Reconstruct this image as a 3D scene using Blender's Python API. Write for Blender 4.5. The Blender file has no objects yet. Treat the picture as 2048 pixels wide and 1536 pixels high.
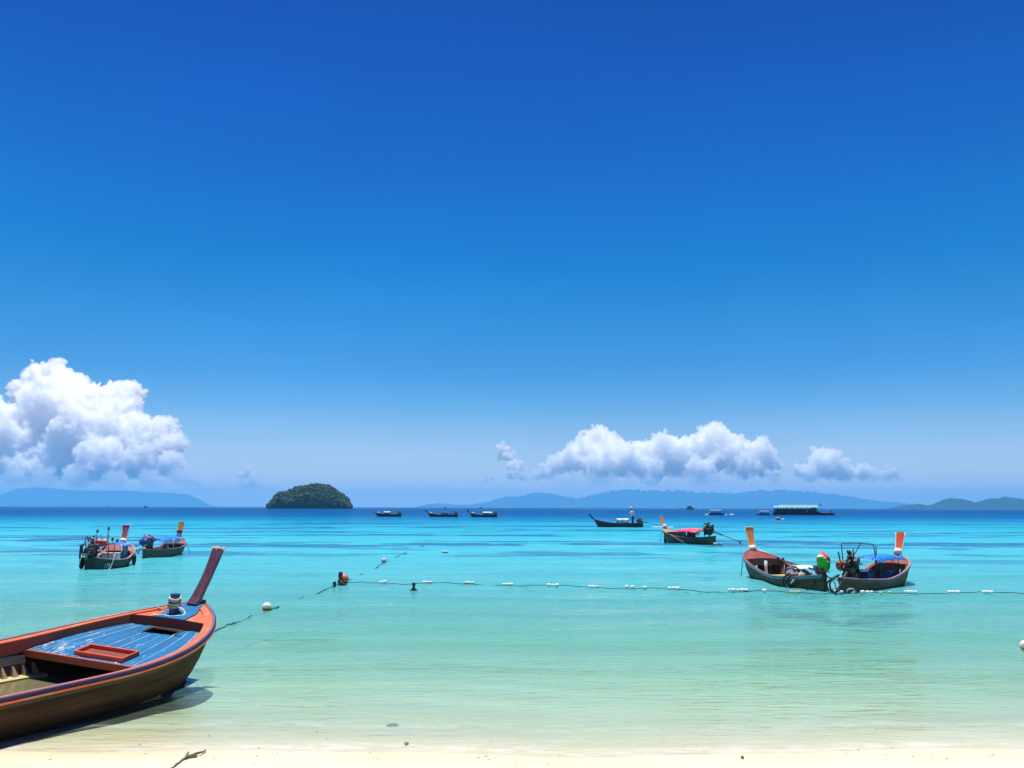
import bpy, bmesh, math, random
import numpy as np
from mathutils import Vector, Matrix, noise as mnoise

R = math.radians
scene = bpy.context.scene
COL = scene.collection

# ------------------------------------------------------------------ camera, sky, sun, exposure
CAM_H = 2.0
FPX, PITCH, ROLL = 1704.0, R(8.25), R(0.15)
cam_data = bpy.data.cameras.new('camera')
cam_data.sensor_width = 36.0
cam_data.lens = 36.0 * FPX / 2048.0
cam_data.clip_start = 0.1
cam_data.clip_end = 90000.0
cam = bpy.data.objects.new('camera', cam_data)
COL.objects.link(cam)
cam.location = (0, 0, CAM_H)
cam.rotation_euler = (Matrix.Rotation(R(90) + PITCH, 4, 'X') @ Matrix.Rotation(ROLL, 4, 'Z')).to_euler()
scene.camera = cam

SUN_ELEV, SUN_AZ = R(78), R(-20)          # azimuth from +Y, negative = to the left of the view
world = bpy.data.worlds.new('World')
scene.world = world
world.use_nodes = True
wn, wl = world.node_tree.nodes, world.node_tree.links
wn.clear()
w_out = wn.new('ShaderNodeOutputWorld')
w_bg = wn.new('ShaderNodeBackground')
w_bg.inputs['Strength'].default_value = 0.12
w_sky = wn.new('ShaderNodeTexSky')
w_sky.sky_type = 'NISHITA'
w_sky.sun_disc = False
w_sky.sun_elevation = SUN_ELEV
w_sky.sun_rotation = SUN_AZ
w_sky.altitude = 0
w_sky.air_density = 1.0
w_sky.dust_density = 0.3
w_sky.ozone_density = 3.0
SKY_GRADE = True
if SKY_GRADE:                               # camera-like rendering of the clear sky: deeper, purer blue with elevation
    tc = wn.new('ShaderNodeTexCoord')
    sx = wn.new('ShaderNodeSeparateXYZ')
    wl.new(tc.outputs['Generated'], sx.inputs[0])
    ramp = wn.new('ShaderNodeValToRGB')
    ramp.color_ramp.interpolation = 'CARDINAL'
    STOPS = [(0.0, (.98, .86, .94)), (.032, (.82, .755, .82)), (.069, (.58, .64, .76)), (.105, (.33, .52, .71)), (.1435, (.15, .425, .68)), (.253, (.02, .36, .67)), (.358, (.0005, .27, .67)), (.453, (.0001, .19, .62)), (.537, (.0001, .138, .53)), (1.0, (.0001, .10, .46))]
    els = ramp.color_ramp.elements
    els[0].position, els[0].color = STOPS[0][0], (*STOPS[0][1], 1)
    els[1].position, els[1].color = STOPS[-1][0], (*STOPS[-1][1], 1)
    for p_, c_ in STOPS[1:-1]:
        e_ = els.new(p_)
        e_.color = (*c_, 1)
    wl.new(sx.outputs['Z'], ramp.inputs['Fac'])
    mul = wn.new('ShaderNodeMix')
    mul.data_type = 'RGBA'
    mul.blend_type = 'MULTIPLY'
    mul.inputs['Factor'].default_value = 1.0
    wl.new(w_sky.outputs['Color'], mul.inputs['A'])
    wl.new(ramp.outputs['Color'], mul.inputs['B'])
    # slight unevenness of the air, as in any real sky
    mpw = wn.new('ShaderNodeMapping'); mpw.inputs['Scale'].default_value = (1.2, 1.2, 3.5)
    wl.new(tc.outputs['Generated'], mpw.inputs[0])
    nzw = wn.new('ShaderNodeTexNoise'); nzw.inputs['Scale'].default_value = 1.6; nzw.inputs['Detail'].default_value = 4
    wl.new(mpw.outputs[0], nzw.inputs['Vector'])
    mrw = wn.new('ShaderNodeMapRange'); mrw.inputs[1].default_value = .3; mrw.inputs[2].default_value = .7; mrw.inputs[3].default_value = .94; mrw.inputs[4].default_value = 1.06
    wl.new(nzw.outputs['Fac'], mrw.inputs[0])
    mul2 = wn.new('ShaderNodeMix'); mul2.data_type = 'RGBA'; mul2.blend_type = 'MULTIPLY'; mul2.inputs['Factor'].default_value = 1.0
    wl.new(mul.outputs['Result'], mul2.inputs['A']); wl.new(mrw.outputs[0], mul2.inputs['B'])
    wl.new(mul2.outputs['Result'], w_bg.inputs['Color'])
else:
    wl.new(w_sky.outputs['Color'], w_bg.inputs['Color'])
wl.new(w_bg.outputs['Background'], w_out.inputs['Surface'])

sun_data = bpy.data.lights.new('sun', 'SUN')
sun_data.energy = 5.0
sun_data.angle = R(0.5)
sun_data.color = (1.0, 0.95, 0.86)
sun = bpy.data.objects.new('sun', sun_data)
COL.objects.link(sun)
sun_dir = Vector((math.sin(SUN_AZ) * math.cos(SUN_ELEV), math.cos(SUN_AZ) * math.cos(SUN_ELEV), math.sin(SUN_ELEV)))
sun.rotation_euler = (-sun_dir).to_track_quat('-Z', 'Y').to_euler()
sun.location = (0, 0, 60)

vs = scene.view_settings
vs.view_transform = 'Standard'
vs.look = 'None'
vs.exposure = 0.45
vs.gamma = 1.0
vs.use_curve_mapping = False
scene.render.engine = 'CYCLES'
cy = scene.cycles
cy.use_denoising = True
cy.max_bounces = 68
cy.diffuse_bounces = 3
cy.glossy_bounces = 3
cy.transmission_bounces = 4
cy.transparent_max_bounces = 12
cy.volume_bounces = 64
cy.sample_clamp_indirect = 6.0
cy.sample_clamp_direct = 3.0
cy.caustics_reflective = False
cy.caustics_refractive = False

# ------------------------------------------------------------------ helpers
def unproj(px, py, z=0.0):
    """world point seen at photograph pixel (px, py) on the horizontal plane z (used to lay the plan out)"""
    u = (px - 1024) / FPX
    v = (py - 768 + (px - 1024) * math.sin(ROLL)) / FPX
    c, s = math.cos(PITCH), math.sin(PITCH)
    d = Vector((u, c + v * s, s - v * c))
    return Vector((0, 0, CAM_H)) + d * ((z - CAM_H) / d.z)

def at_dist(px, py, y):
    u = (px - 1024) / FPX
    v = (py - 768 + (px - 1024) * math.sin(ROLL)) / FPX
    c, s = math.cos(PITCH), math.sin(PITCH)
    d = Vector((u, c + v * s, s - v * c))
    return Vector((0, 0, CAM_H)) + d * (y / d.y)

def tag(o, label=None, cat=None, group=None, kind=None):
    if label: o['label'] = label
    if cat: o['category'] = cat
    if group: o['group'] = group
    if kind: o['kind'] = kind
    return o

def empty(name, loc=(0, 0, 0), rz=0.0, label=None, cat=None, group=None, rot=None):
    o = bpy.data.objects.new(name, None)
    o.empty_display_size = 0.3
    COL.objects.link(o)
    o.location = loc
    o.rotation_euler = rot if rot else (0, 0, rz)
    return tag(o, label, cat, group)

class MB:
    """collects shapes, then links them as ONE mesh object"""
    def __init__(self):
        self.v, self.f, self.sm = [], [], []
    def add(self, verts, faces, smooth=False):
        b = len(self.v)
        self.v += [tuple(p) for p in verts]
        self.f += [tuple(b + i for i in f) for f in faces]
        self.sm += [smooth] * len(faces)
        return self
    def box(self, c, size, rot=None, taper=1.0, bev=0.0):
        sx, sy, sz = (s / 2 for s in size)
        M = rot if isinstance(rot, Matrix) else (Matrix.Rotation(rot or 0.0, 3, 'Z'))
        c = Vector(c)
        if bev > 0:
            b = min(bev, sx * .45, sy * .45, sz * .45)
            vs_, keys = [], {}
            for ix in (-1, 1):
                for iy in (-1, 1):
                    for iz in (-1, 1):
                        for ax in range(3):
                            p = [ix * (sx - b), iy * (sy - b), iz * (sz - b)]
                            p[ax] += (ix, iy, iz)[ax] * b
                            keys[(ix, iy, iz, ax)] = len(vs_)
                            vs_.append(c + M @ Vector(p))
            F = []
            for ax in range(3):
                o1, o2 = (ax + 1) % 3, (ax + 2) % 3
                for s in (-1, 1):
                    q = []
                    for a, b_ in ((-1, -1), (1, -1), (1, 1), (-1, 1)):
                        k = [0, 0, 0]; k[ax] = s; k[o1] = a; k[o2] = b_
                        q.append(keys[(*k, ax)])
                    F.append(q if s > 0 else q[::-1])
            for ax in range(3):
                o1, o2 = (ax + 1) % 3, (ax + 2) % 3
                for a in (-1, 1):
                    for b_ in (-1, 1):
                        k0 = [0, 0, 0]; k0[ax] = -1; k0[o1] = a; k0[o2] = b_
                        k1 = list(k0); k1[ax] = 1
                        F.append([keys[(*k0, o1)], keys[(*k1, o1)], keys[(*k1, o2)], keys[(*k0, o2)]])
            for ix in (-1, 1):
                for iy in (-1, 1):
                    for iz in (-1, 1):
                        F.append([keys[(ix, iy, iz, a)] for a in range(3)])
            return self.add(vs_, F)
        P = []
        for z, t in ((-sz, 1.0), (sz, taper)):
            for x, y in ((-1, -1), (1, -1), (1, 1), (-1, 1)):
                P.append(c + M @ Vector((x * sx * t, y * sy * t, z)))
        return self.add(P, [(3, 2, 1, 0), (4, 5, 6, 7), (0, 1, 5, 4), (1, 2, 6, 5), (2, 3, 7, 6), (3, 0, 4, 7)])
    def tube(self, pts, r, n=8, closed=False, smooth=True):
        pts = [Vector(p) for p in pts]
        m = len(pts)
        rad = [r] * m if not hasattr(r, '__len__') else list(r)
        rings, up = [], None
        for i, p in enumerate(pts):
            a = pts[(i - 1) % m] if (closed or i > 0) else p
            b = pts[(i + 1) % m] if (closed or i < m - 1) else p
            t = (b - a).normalized()
            if up is None:
                up = t.orthogonal().normalized()
            up = (up - t * up.dot(t))
            up = up.normalized() if up.length > 1e-6 else t.orthogonal().normalized()
            w = t.cross(up)
            rings.append([p + (up * math.cos(k * 2 * math.pi / n) + w * math.sin(k * 2 * math.pi / n)) * rad[i] for k in range(n)])
        V = [q for ring in rings for q in ring]
        F = []
        for i in range(m if closed else m - 1):
            j = (i + 1) % m
            for k in range(n):
                F.append((i * n + k, i * n + (k + 1) % n, j * n + (k + 1) % n, j * n + k))
        if not closed:
            F.append(tuple(range(n))[::-1])
            F.append(tuple((m - 1) * n + k for k in range(n)))
        return self.add(V, F, smooth)
    def grid(self, P, smooth=True, wrap=False):
        """P: rows x cols of points"""
        r, c = len(P), len(P[0])
        F = []
        for i in range(r - 1):
            for j in range(c if wrap else c - 1):
                k = (j + 1) % c
                F.append((i * c + j, i * c + k, (i + 1) * c + k, (i + 1) * c + j))
        return self.add([q for row in P for q in row], F, smooth)
    def ball(self, c, r, n=10, m=7, jit=0.0, seed=0):
        rr = random.Random(seed)
        rx, ry, rz = (r, r, r) if not hasattr(r, '__len__') else r
        V = [Vector((0, 0, -1))] + [Vector((math.cos(2 * math.pi * k / n) * math.sin(math.pi * i / m), math.sin(2 * math.pi * k / n) * math.sin(math.pi * i / m), -math.cos(math.pi * i / m))) for i in range(1, m) for k in range(n)] + [Vector((0, 0, 1))]
        c = Vector(c)
        V = [c + Vector((p.x * rx, p.y * ry, p.z * rz)) * (1 + rr.uniform(-jit, jit)) for p in V]
        F = [(0, 1 + (k + 1) % n, 1 + k) for k in range(n)]
        for i in range(m - 2):
            for k in range(n):
                a = 1 + i * n
                F.append((a + k, a + (k + 1) % n, a + n + (k + 1) % n, a + n + k))
        e = len(V) - 1
        a = 1 + (m - 2) * n
        F += [(a + k, a + (k + 1) % n, e) for k in range(n)]
        return self.add(V, F, True)
    def prism(self, poly, z0, z1, bot=None):
        n = len(poly)
        V = [(x, y, z0) for x, y in (bot or poly)] + [(x, y, z1) for x, y in poly]
        return self.add(V, [tuple(range(n))[::-1], tuple(range(n, 2 * n))] + [(i, (i + 1) % n, n + (i + 1) % n, n + i) for i in range(n)])
    def build(self, name, mat, parent=None, **kw):
        me = bpy.data.meshes.new(name)
        me.from_pydata(self.v, [], self.f)
        me.polygons.foreach_set('use_smooth', self.sm)
        bm = bmesh.new(); bm.from_mesh(me)
        bmesh.ops.recalc_face_normals(bm, faces=bm.faces)
        bm.to_mesh(me); bm.free()
        me.materials.append(mat)
        o = bpy.data.objects.new(name, me)
        COL.objects.link(o)
        if parent: o.parent = parent
        tag(o, **kw)
        return o

# ------------------------------------------------------------------ materials
def nt(name):
    m = bpy.data.materials.new(name)
    m.use_nodes = True
    n, l = m.node_tree.nodes, m.node_tree.links
    n.clear()
    return m, n, l, n.new('ShaderNodeOutputMaterial')

_mc = {}
def paint(name, col, col2=None, rough=0.5, amt=0.35, scale=6.0, stretch=(1, 1, 1), bump=0.15, spec=0.4, thr=0.5, soft=0.12, sheen=0.0):
    """weathered surface: base colour, blotches of a second colour, fine grain and relief"""
    if name in _mc: return _mc[name]
    m, n, l, out = nt(name)
    b = n.new('ShaderNodeBsdfPrincipled')
    tc = n.new('ShaderNodeTexCoord'); mp = n.new('ShaderNodeMapping')
    l.new(tc.outputs['Object'], mp.inputs[0]); mp.inputs['Scale'].default_value = stretch
    nz = n.new('ShaderNodeTexNoise'); nz.inputs['Scale'].default_value = scale; nz.inputs['Detail'].default_value = 6; nz.inputs['Roughness'].default_value = .65
    l.new(mp.outputs[0], nz.inputs['Vector'])
    n2 = n.new('ShaderNodeTexNoise'); n2.inputs['Scale'].default_value = scale * 7; n2.inputs['Detail'].default_value = 4
    l.new(mp.outputs[0], n2.inputs['Vector'])
    mr = n.new('ShaderNodeMapRange'); mr.inputs[1].default_value = thr - soft; mr.inputs[2].default_value = thr + soft; mr.inputs[4].default_value = amt
    l.new(nz.outputs['Fac'], mr.inputs[0])
    mx = n.new('ShaderNodeMix'); mx.data_type = 'RGBA'
    mx.inputs['A'].default_value = (*col, 1)
    c2 = col2 or tuple(min(1, c * 0.6) for c in col)
    mx.inputs['B'].default_value = (*c2, 1)
    l.new(mr.outputs[0], mx.inputs['Factor'])
    br = n.new('ShaderNodeMix'); br.data_type = 'RGBA'; br.blend_type = 'MULTIPLY'; br.inputs['Factor'].default_value = .35
    rm = n.new('ShaderNodeMapRange'); rm.inputs[3].default_value = .6; rm.inputs[4].default_value = 1.35
    l.new(n2.outputs['Fac'], rm.inputs[0])
    l.new(mx.outputs['Result'], br.inputs['A']); l.new(rm.outputs[0], br.inputs['B'])
    l.new(br.outputs['Result'], b.inputs['Base Color'])
    b.inputs['Roughness'].default_value = rough
    b.inputs['Specular IOR Level'].default_value = spec
    bp = n.new('ShaderNodeBump'); bp.inputs['Strength'].default_value = bump; bp.inputs['Distance'].default_value = .01
    l.new(n2.outputs['Fac'], bp.inputs['Height']); l.new(bp.outputs[0], b.inputs['Normal'])
    l.new(b.outputs[0], out.inputs['Surface'])
    _mc[name] = m
    return m

def simple(name, col, rough=0.6, metal=0.0):
    if name in _mc: return _mc[name]
    m, n, l, out = nt(name)
    b = n.new('ShaderNodeBsdfPrincipled')
    nz = n.new('ShaderNodeTexNoise'); nz.inputs['Scale'].default_value = 9; nz.inputs['Detail'].default_value = 5
    tc = n.new('ShaderNodeTexCoord'); l.new(tc.outputs['Object'], nz.inputs['Vector'])
    mr = n.new('ShaderNodeMapRange'); mr.inputs[3].default_value = .7; mr.inputs[4].default_value = 1.25
    l.new(nz.outputs['Fac'], mr.inputs[0])
    mx = n.new('ShaderNodeMix'); mx.data_type = 'RGBA'; mx.blend_type = 'MULTIPLY'; mx.inputs['Factor'].default_value = 1
    mx.inputs['A'].default_value = (*col, 1)
    l.new(mr.outputs[0], mx.inputs['B']); l.new(mx.outputs['Result'], b.inputs['Base Color'])
    b.inputs['Roughness'].default_value = rough; b.inputs['Metallic'].default_value = metal
    l.new(b.outputs[0], out.inputs['Surface'])
    _mc[name] = m
    return m
# ------------------------------------------------------------------ sand and sea
SHORE = 7.42
DEPTH = [(-60, -3.0), (0, -.46), (5, -.12), (7.42, 0.0), (8.3, .035), (9.6, .12), (13, .34), (20, .7), (34, 1.15), (90, 1.9), (150, 3.2), (300, 12), (1200, 13.5), (20000, 14)]
def depth_at(y):
    for (a, da), (b, db) in zip(DEPTH, DEPTH[1:]):
        if y <= b:
            t = max(0, (y - a) / (b - a)); return da + (db - da) * t
    return DEPTH[-1][1]

def geo_axis(a, b, first, ratio, cap=1e9):
    out = [a]; s = first
    while out[-1] < b:
        out.append(min(b, out[-1] + s)); s = min(cap, s * ratio)
    return out

def sheet(name, xs, ys, zf, mat, kind='structure'):
    X, Y = np.meshgrid(np.array(xs), np.array(ys))
    Z = zf(X, Y)
    V = np.stack([X, Y, Z], -1).reshape(-1, 3)
    nx, ny = len(xs), len(ys)
    i = (np.arange(ny - 1)[:, None] * nx + np.arange(nx - 1)[None]).ravel()
    F = np.stack([i, i + 1, i + 1 + nx, i + nx], 1)
    me = bpy.data.meshes.new(name)
    mesh_np(me, V, F)
    me.materials.append(mat)
    o = bpy.data.objects.new(name, me); COL.objects.link(o)
    return tag(o, kind=kind)

def mesh_np(me, V, F):
    """fast mesh from arrays (all faces with the same corner count)"""
    k = F.shape[1]
    me.vertices.add(len(V)); me.vertices.foreach_set('co', np.ascontiguousarray(V, np.float32).ravel())
    me.loops.add(F.size); me.loops.foreach_set('vertex_index', np.ascontiguousarray(F, np.int32).ravel())
    me.polygons.add(len(F)); me.polygons.foreach_set('loop_start', np.arange(0, F.size, k, dtype=np.int32))
    me.update(calc_edges=True)
    me.polygons.foreach_set('use_smooth', [True] * len(F))

def shore_wobble(X):
    return .10 * np.sin(X * .55 + 1.0) + .06 * np.sin(X * 1.3 + .4) + .03 * np.sin(X * 3.1) + (-.02) * np.clip(X, -12, 12)

def sand_z(X, Y):
    yy = Y + shore_wobble(X) * np.clip(1 - np.abs(Y - SHORE) / 6, 0, 1)
    d = np.interp(yy, [a for a, _ in DEPTH], [b for _, b in DEPTH])
    near = np.clip(1 - np.abs(Y - 12) / 14, 0, 1)
    rip = .012 * np.sin(Y * 5.2 + 1.6 * np.sin(X * .6) + .8 * np.sin(X * 1.7)) * near * np.clip((Y - SHORE) / 1.5, 0, 1)
    return -d + rip

def ramp_node(n, stops, interp='LINEAR'):
    r = n.new('ShaderNodeValToRGB'); r.color_ramp.interpolation = interp
    e = r.color_ramp.elements
    e[0].position, e[0].color = stops[0][0], (*stops[0][1], 1)
    e[1].position, e[1].color = stops[-1][0], (*stops[-1][1], 1)
    for p, c in stops[1:-1]:
        q = e.new(p); q.color = (*c, 1)
    return r

LOG0, LOG1 = math.log(6.5), math.log(3000)
def lt(d): return (math.log(d) - LOG0) / (LOG1 - LOG0)

def sea_distance(n, l, wob=True):
    """log of the distance from the beach (offshore profile), with a slow wander along the coast"""
    g = n.new('ShaderNodeNewGeometry'); sp = n.new('ShaderNodeAttribute'); sp.attribute_name = 'offshore'
    lg = n.new('ShaderNodeMath'); lg.operation = 'LOGARITHM'; lg.inputs[1].default_value = math.e
    mxm = n.new('ShaderNodeMath'); mxm.operation = 'MAXIMUM'; mxm.inputs[1].default_value = 6.5
    l.new(sp.outputs['Fac'], mxm.inputs[0]); l.new(mxm.outputs[0], lg.inputs[0])
    mp = n.new('ShaderNodeMapping'); mp.inputs['Scale'].default_value = (.012, .05, 0)
    l.new(g.outputs['Position'], mp.inputs[0])
    nz = n.new('ShaderNodeTexNoise'); nz.inputs['Scale'].default_value = 1.0; nz.inputs['Detail'].default_value = 4
    l.new(mp.outputs[0], nz.inputs['Vector'])
    ma = n.new('ShaderNodeMath'); ma.operation = 'MULTIPLY_ADD'; l.new(mrange(n, l, sp.outputs['Fac'], 8, 40, .05, .36), ma.inputs[1])
    l.new(nz.outputs['Fac'], ma.inputs[0])
    off = n.new('ShaderNodeMath'); off.operation = 'ADD'; l.new(mrange(n, l, sp.outputs['Fac'], 8, 40, -.025, -.18), off.inputs[1])
    l.new(lg.outputs[0], off.inputs[0]); l.new(off.outputs[0], ma.inputs[2])
    mr = n.new('ShaderNodeMapRange'); mr.inputs[1].default_value = LOG0; mr.inputs[2].default_value = LOG1
    l.new(ma.outputs[0], mr.inputs[0])
    return g, sp, mr

def mixc(n, l, a, b, f, bt='MIX'):
    m = n.new('ShaderNodeMix'); m.data_type = 'RGBA'; m.blend_type = bt
    for s, v in (('A', a), ('B', b), ('Factor', f)):
        if hasattr(v, 'is_output'): l.new(v, m.inputs[s])
        elif s == 'Factor': m.inputs[s].default_value = v
        else: m.inputs[s].default_value = (*v, 1)
    return m.outputs['Result']

def math_(n, l, op, a, b=None, c=None, clamp=False):
    m = n.new('ShaderNodeMath'); m.operation = op; m.use_clamp = clamp
    for i, v in enumerate((a, b, c)):
        if v is None: continue
        if hasattr(v, 'is_output'): l.new(v, m.inputs[i])
        else: m.inputs[i].default_value = v
    return m.outputs[0]

def noise_(n, l, pos, scale, stretch=(1, 1, 1), detail=4, rough=.5, off=(0, 0, 0), dist=0.0):
    mp = n.new('ShaderNodeMapping'); mp.inputs['Scale'].default_value = stretch; mp.inputs['Location'].default_value = off
    l.new(pos, mp.inputs[0])
    nz = n.new('ShaderNodeTexNoise'); nz.inputs['Scale'].default_value = scale; nz.inputs['Detail'].default_value = detail
    nz.inputs['Roughness'].default_value = rough; nz.inputs['Distortion'].default_value = dist
    l.new(mp.outputs[0], nz.inputs['Vector'])
    return nz.outputs['Fac']

def mrange(n, l, v, a, b, c=0.0, d=1.0, smooth=False):
    m = n.new('ShaderNodeMapRange'); m.clamp = True
    if smooth: m.interpolation_type = 'SMOOTHSTEP'
    for i, x in enumerate((a, b, c, d)): m.inputs[i + 1].default_value = x
    l.new(v, m.inputs[0])
    return m.outputs[0]

def sand_material():
    m, n, l, out = nt('coral_sand')
    b = n.new('ShaderNodeBsdfPrincipled')
    g = n.new('ShaderNodeNewGeometry'); P = g.outputs['Position']
    fine = noise_(n, l, P, 60, detail=6, rough=.7)
    mid = noise_(n, l, P, 1.6, (.5, 1, 1), 5, .6)
    c = mixc(n, l, (.74, .655, .40), (.82, .745, .52), mrange(n, l, mid, .3, .7))
    c = mixc(n, l, c, mrange(n, l, fine, .25, .75, .82, 1.08), 1.0, 'MULTIPLY')
    sp = n.new('ShaderNodeSeparateXYZ'); l.new(P, sp.inputs[0])
    c = mixc(n, l, c, (.55, .47, .33), math_(n, l, 'MULTIPLY', mrange(n, l, noise_(n, l, P, 140, detail=3, rough=.8), .62, .70), .8))
    c = mixc(n, l, c, mrange(n, l, sp.outputs['Z'], .012, .035, .93, 1.0), 1.0, 'MULTIPLY')   # damp sand is darker
    l.new(c, b.inputs['Base Color'])
    wet = mrange(n, l, sp.outputs['Z'], .0, .07, .25, .9)
    l.new(wet, b.inputs['Roughness'])
    bp = n.new('ShaderNodeBump'); bp.inputs['Strength'].default_value = .25; bp.inputs['Distance'].default_value = .01
    l.new(fine, bp.inputs['Height']); l.new(bp.outputs[0], b.inputs['Normal'])
    l.new(b.outputs[0], out.inputs['Surface'])
    return m

def sea_material():
    m, n, l, out = nt('sea_water')
    g, sp, mr = sea_distance(n, l)
    P, t = g.outputs['Position'], mr.outputs[0]
    # what the water column does to light, by offshore distance (depth)
    tint = ramp_node(n, [(lt(d), c) for d, c in TINT]); l.new(t, tint.inputs[0])
    scat = ramp_node(n, [(lt(d), c) for d, c in SCAT]); l.new(t, scat.inputs[0])
    turb = ramp_node(n, [(lt(d), (v, v, v)) for d, v in TURB]); l.new(t, turb.inputs[0])
    # sea grass and reef patches on the bottom
    z1 = mrange(n, l, t, lt(24), lt(50), 0, 1); z2 = mrange(n, l, t, lt(200), lt(420), 1, 0.35)
    p1 = noise_(n, l, P, 1.0, (.035, .12, 0), 6, .62, (3.1, 1.7, 0))
    p2 = noise_(n, l, P, 1.0, (.2, .6, 0), 5, .6, (9.1, 4.7, 0))
    pm = math_(n, l, 'ADD', math_(n, l, 'MULTIPLY', p1, .65), math_(n, l, 'MULTIPLY', p2, .35))
    patch = math_(n, l, 'MULTIPLY', math_(n, l, 'MULTIPLY', mrange(n, l, pm, .515, .55, smooth=True), z1), z2)
    sc = mixc(n, l, scat.outputs[0], (.012, .13, .30), math_(n, l, 'MULTIPLY', patch, .95))
    # pale and green bands of stirred sand near the beach
    band = noise_(n, l, P, 1.0, (.10, .75, 0), 4, .55, (0, 2.2, 0))
    sc = mixc(n, l, sc, mrange(n, l, band, .3, .7, .93, 1.08), 1.0, 'MULTIPLY')
    tn = mixc(n, l, tint.outputs[0], mrange(n, l, band, .3, .7, .95, 1.02), 1.0, 'MULTIPLY')
    weed = noise_(n, l, P, 1.0, (.16, .8, 0), 4, .6, (4, 7, 0), dist=.4)
    tn = mixc(n, l, tn, (.92, .985, .93), math_(n, l, 'MULTIPLY', mrange(n, l, weed, .52, .64, smooth=True), mrange(n, l, t, lt(9), lt(11))), 'MULTIPLY')
    sc = mixc(n, l, sc, (.86, .98, .90), math_(n, l, 'MULTIPLY', mrange(n, l, weed, .52, .64, smooth=True), mrange(n, l, t, lt(9), lt(11))), 'MULTIPLY')
    tr = n.new('ShaderNodeBsdfTransparent'); l.new(tn, tr.inputs['Color'])
    df = n.new('ShaderNodeBsdfDiffuse'); l.new(sc, df.inputs['Color'])
    body = n.new('ShaderNodeMixShader'); l.new(turb.outputs[0], body.inputs[0])
    l.new(tr.outputs[0], body.inputs[1]); l.new(df.outputs[0], body.inputs[2])
    # waves
    w1 = noise_(n, l, P, 1.0, (1.6, 4.2, 1), 4, .55, dist=.4)
    w2 = noise_(n, l, P, 1.0, (.35, 1.25, 1), 3, .5, (5, 5, 0), dist=.3)
    w0 = noise_(n, l, P, 1.0, (3.6, 11, 1), 3, .55, (2, 3, 0), dist=.3)
    w3 = noise_(n, l, P, 1.0, (.05, .22, 1), 3, .5, (1, 8, 0))
    hgt = math_(n, l, 'ADD', math_(n, l, 'ADD', math_(n, l, 'MULTIPLY', w1, WAVE[0]), math_(n, l, 'MULTIPLY', w2, WAVE[1])), math_(n, l, 'ADD', math_(n, l, 'MULTIPLY', w3, WAVE[2]), math_(n, l, 'MULTIPLY', w0, WAVE[3])))
    rd = math_(n, l, 'SUBTRACT', 1.0, math_(n, l, 'ABSOLUTE', math_(n, l, 'MULTIPLY_ADD', noise_(n, l, P, 1.0, (1.1, 4.6, 1), 2, .5, (7, 1, 0), dist=.5), 4.0, -2.0)), clamp=True)
    hgt = math_(n, l, 'MULTIPLY_ADD', math_(n, l, 'POWER', rd, 2.0), .017, hgt)
    calm = mrange(n, l, t, lt(7.4), lt(16), .25, 1.0)
    hgt = math_(n, l, 'MULTIPLY', hgt, calm)
    bp = n.new('ShaderNodeBump'); bp.inputs['Strength'].default_value = 1.0; bp.inputs['Distance'].default_value = 1.0
    l.new(hgt, bp.inputs['Height'])
    gl = n.new('ShaderNodeBsdfGlossy'); gl.inputs['Roughness'].default_value = .06
    l.new(bp.outputs[0], gl.inputs['Normal'])
    fr = n.new('ShaderNodeFresnel'); fr.inputs['IOR'].default_value = 1.33; l.new(bp.outputs[0], fr.inputs['Normal'])
    ff = math_(n, l, 'MULTIPLY', fr.outputs[0], FRES)
    ff = math_(n, l, 'MULTIPLY', math_(n, l, 'MINIMUM', ff, FRESMAX), mrange(n, l, t, lt(25), lt(200), 1.0, .32))   # steeper wave faces seen far out
    sh = n.new('ShaderNodeMixShader'); l.new(ff, sh.inputs[0])
    l.new(body.outputs[0], sh.inputs[1]); l.new(gl.outputs[0], sh.inputs[2])
    # foam film at the lip of the swash
    fo = noise_(n, l, P, 1.0, (3, 7, 1), 6, .7)
    fz = ramp_node(n, [(lt(7.36), (0, 0, 0)), (lt(7.41), (.9, .9, .9)), (lt(7.47), (.5, .5, .5)), (lt(7.55), (.05, .05, .05)), (lt(8.05), (.0, .0, .0)), (lt(8.2), (.22, .22, .22)), (lt(8.34), (0, 0, 0))]); l.new(t, fz.inputs[0])
    fm = math_(n, l, 'MULTIPLY', mrange(n, l, fo, .42, .62), fz.outputs[0])
    fd = n.new('ShaderNodeBsdfDiffuse'); fd.inputs['Color'].default_value = (.85, .87, .84, 1)
    s2 = n.new('ShaderNodeMixShader'); l.new(fm, s2.inputs[0]); l.new(sh.outputs[0], s2.inputs[1]); l.new(fd.outputs[0], s2.inputs[2])
    l.new(s2.outputs[0], out.inputs['Surface'])
    return m

# light let through to the sand (one way), light scattered back by the water itself, how cloudy the column is
TINT = [(7.0, (1, 1, 1)), (7.42, (.99, .99, .99)), (7.6, (.93, .975, .985)), (8.0, (.90, .965, .97)), (8.22, (.82, .94, .95)), (9.2, (.77, .955, .955)), (11, (.69, .955, .945)), (14, (.57, .94, .97)), (20, (.42, .88, .97)), (40, (.22, .7, .86)), (3000, (.1, .6, .8))]
SCAT = [(7.0, (.72, .72, .58)), (10, (.44, .62, .42)), (14, (.28, .70, .60)), (20, (.14, .58, .60)), (32, (.080, .49, .57)), (60, (.036, .40, .53)), (110, (.012, .29, .44)), (150, (.003, .16, .35)), (200, (.0005, .075, .26)), (400, (.0005, .055, .20)), (3000, (.001, .06, .20))]
TURB = [(7.0, 0.0), (7.7, .03), (9, .08), (12, .17), (16, .36), (25, .70), (45, .92), (120, .98), (3000, 1.0)]
WAVE = (.034, .066, .11, .017)
FRES, FRESMAX = .8, .6

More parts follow.
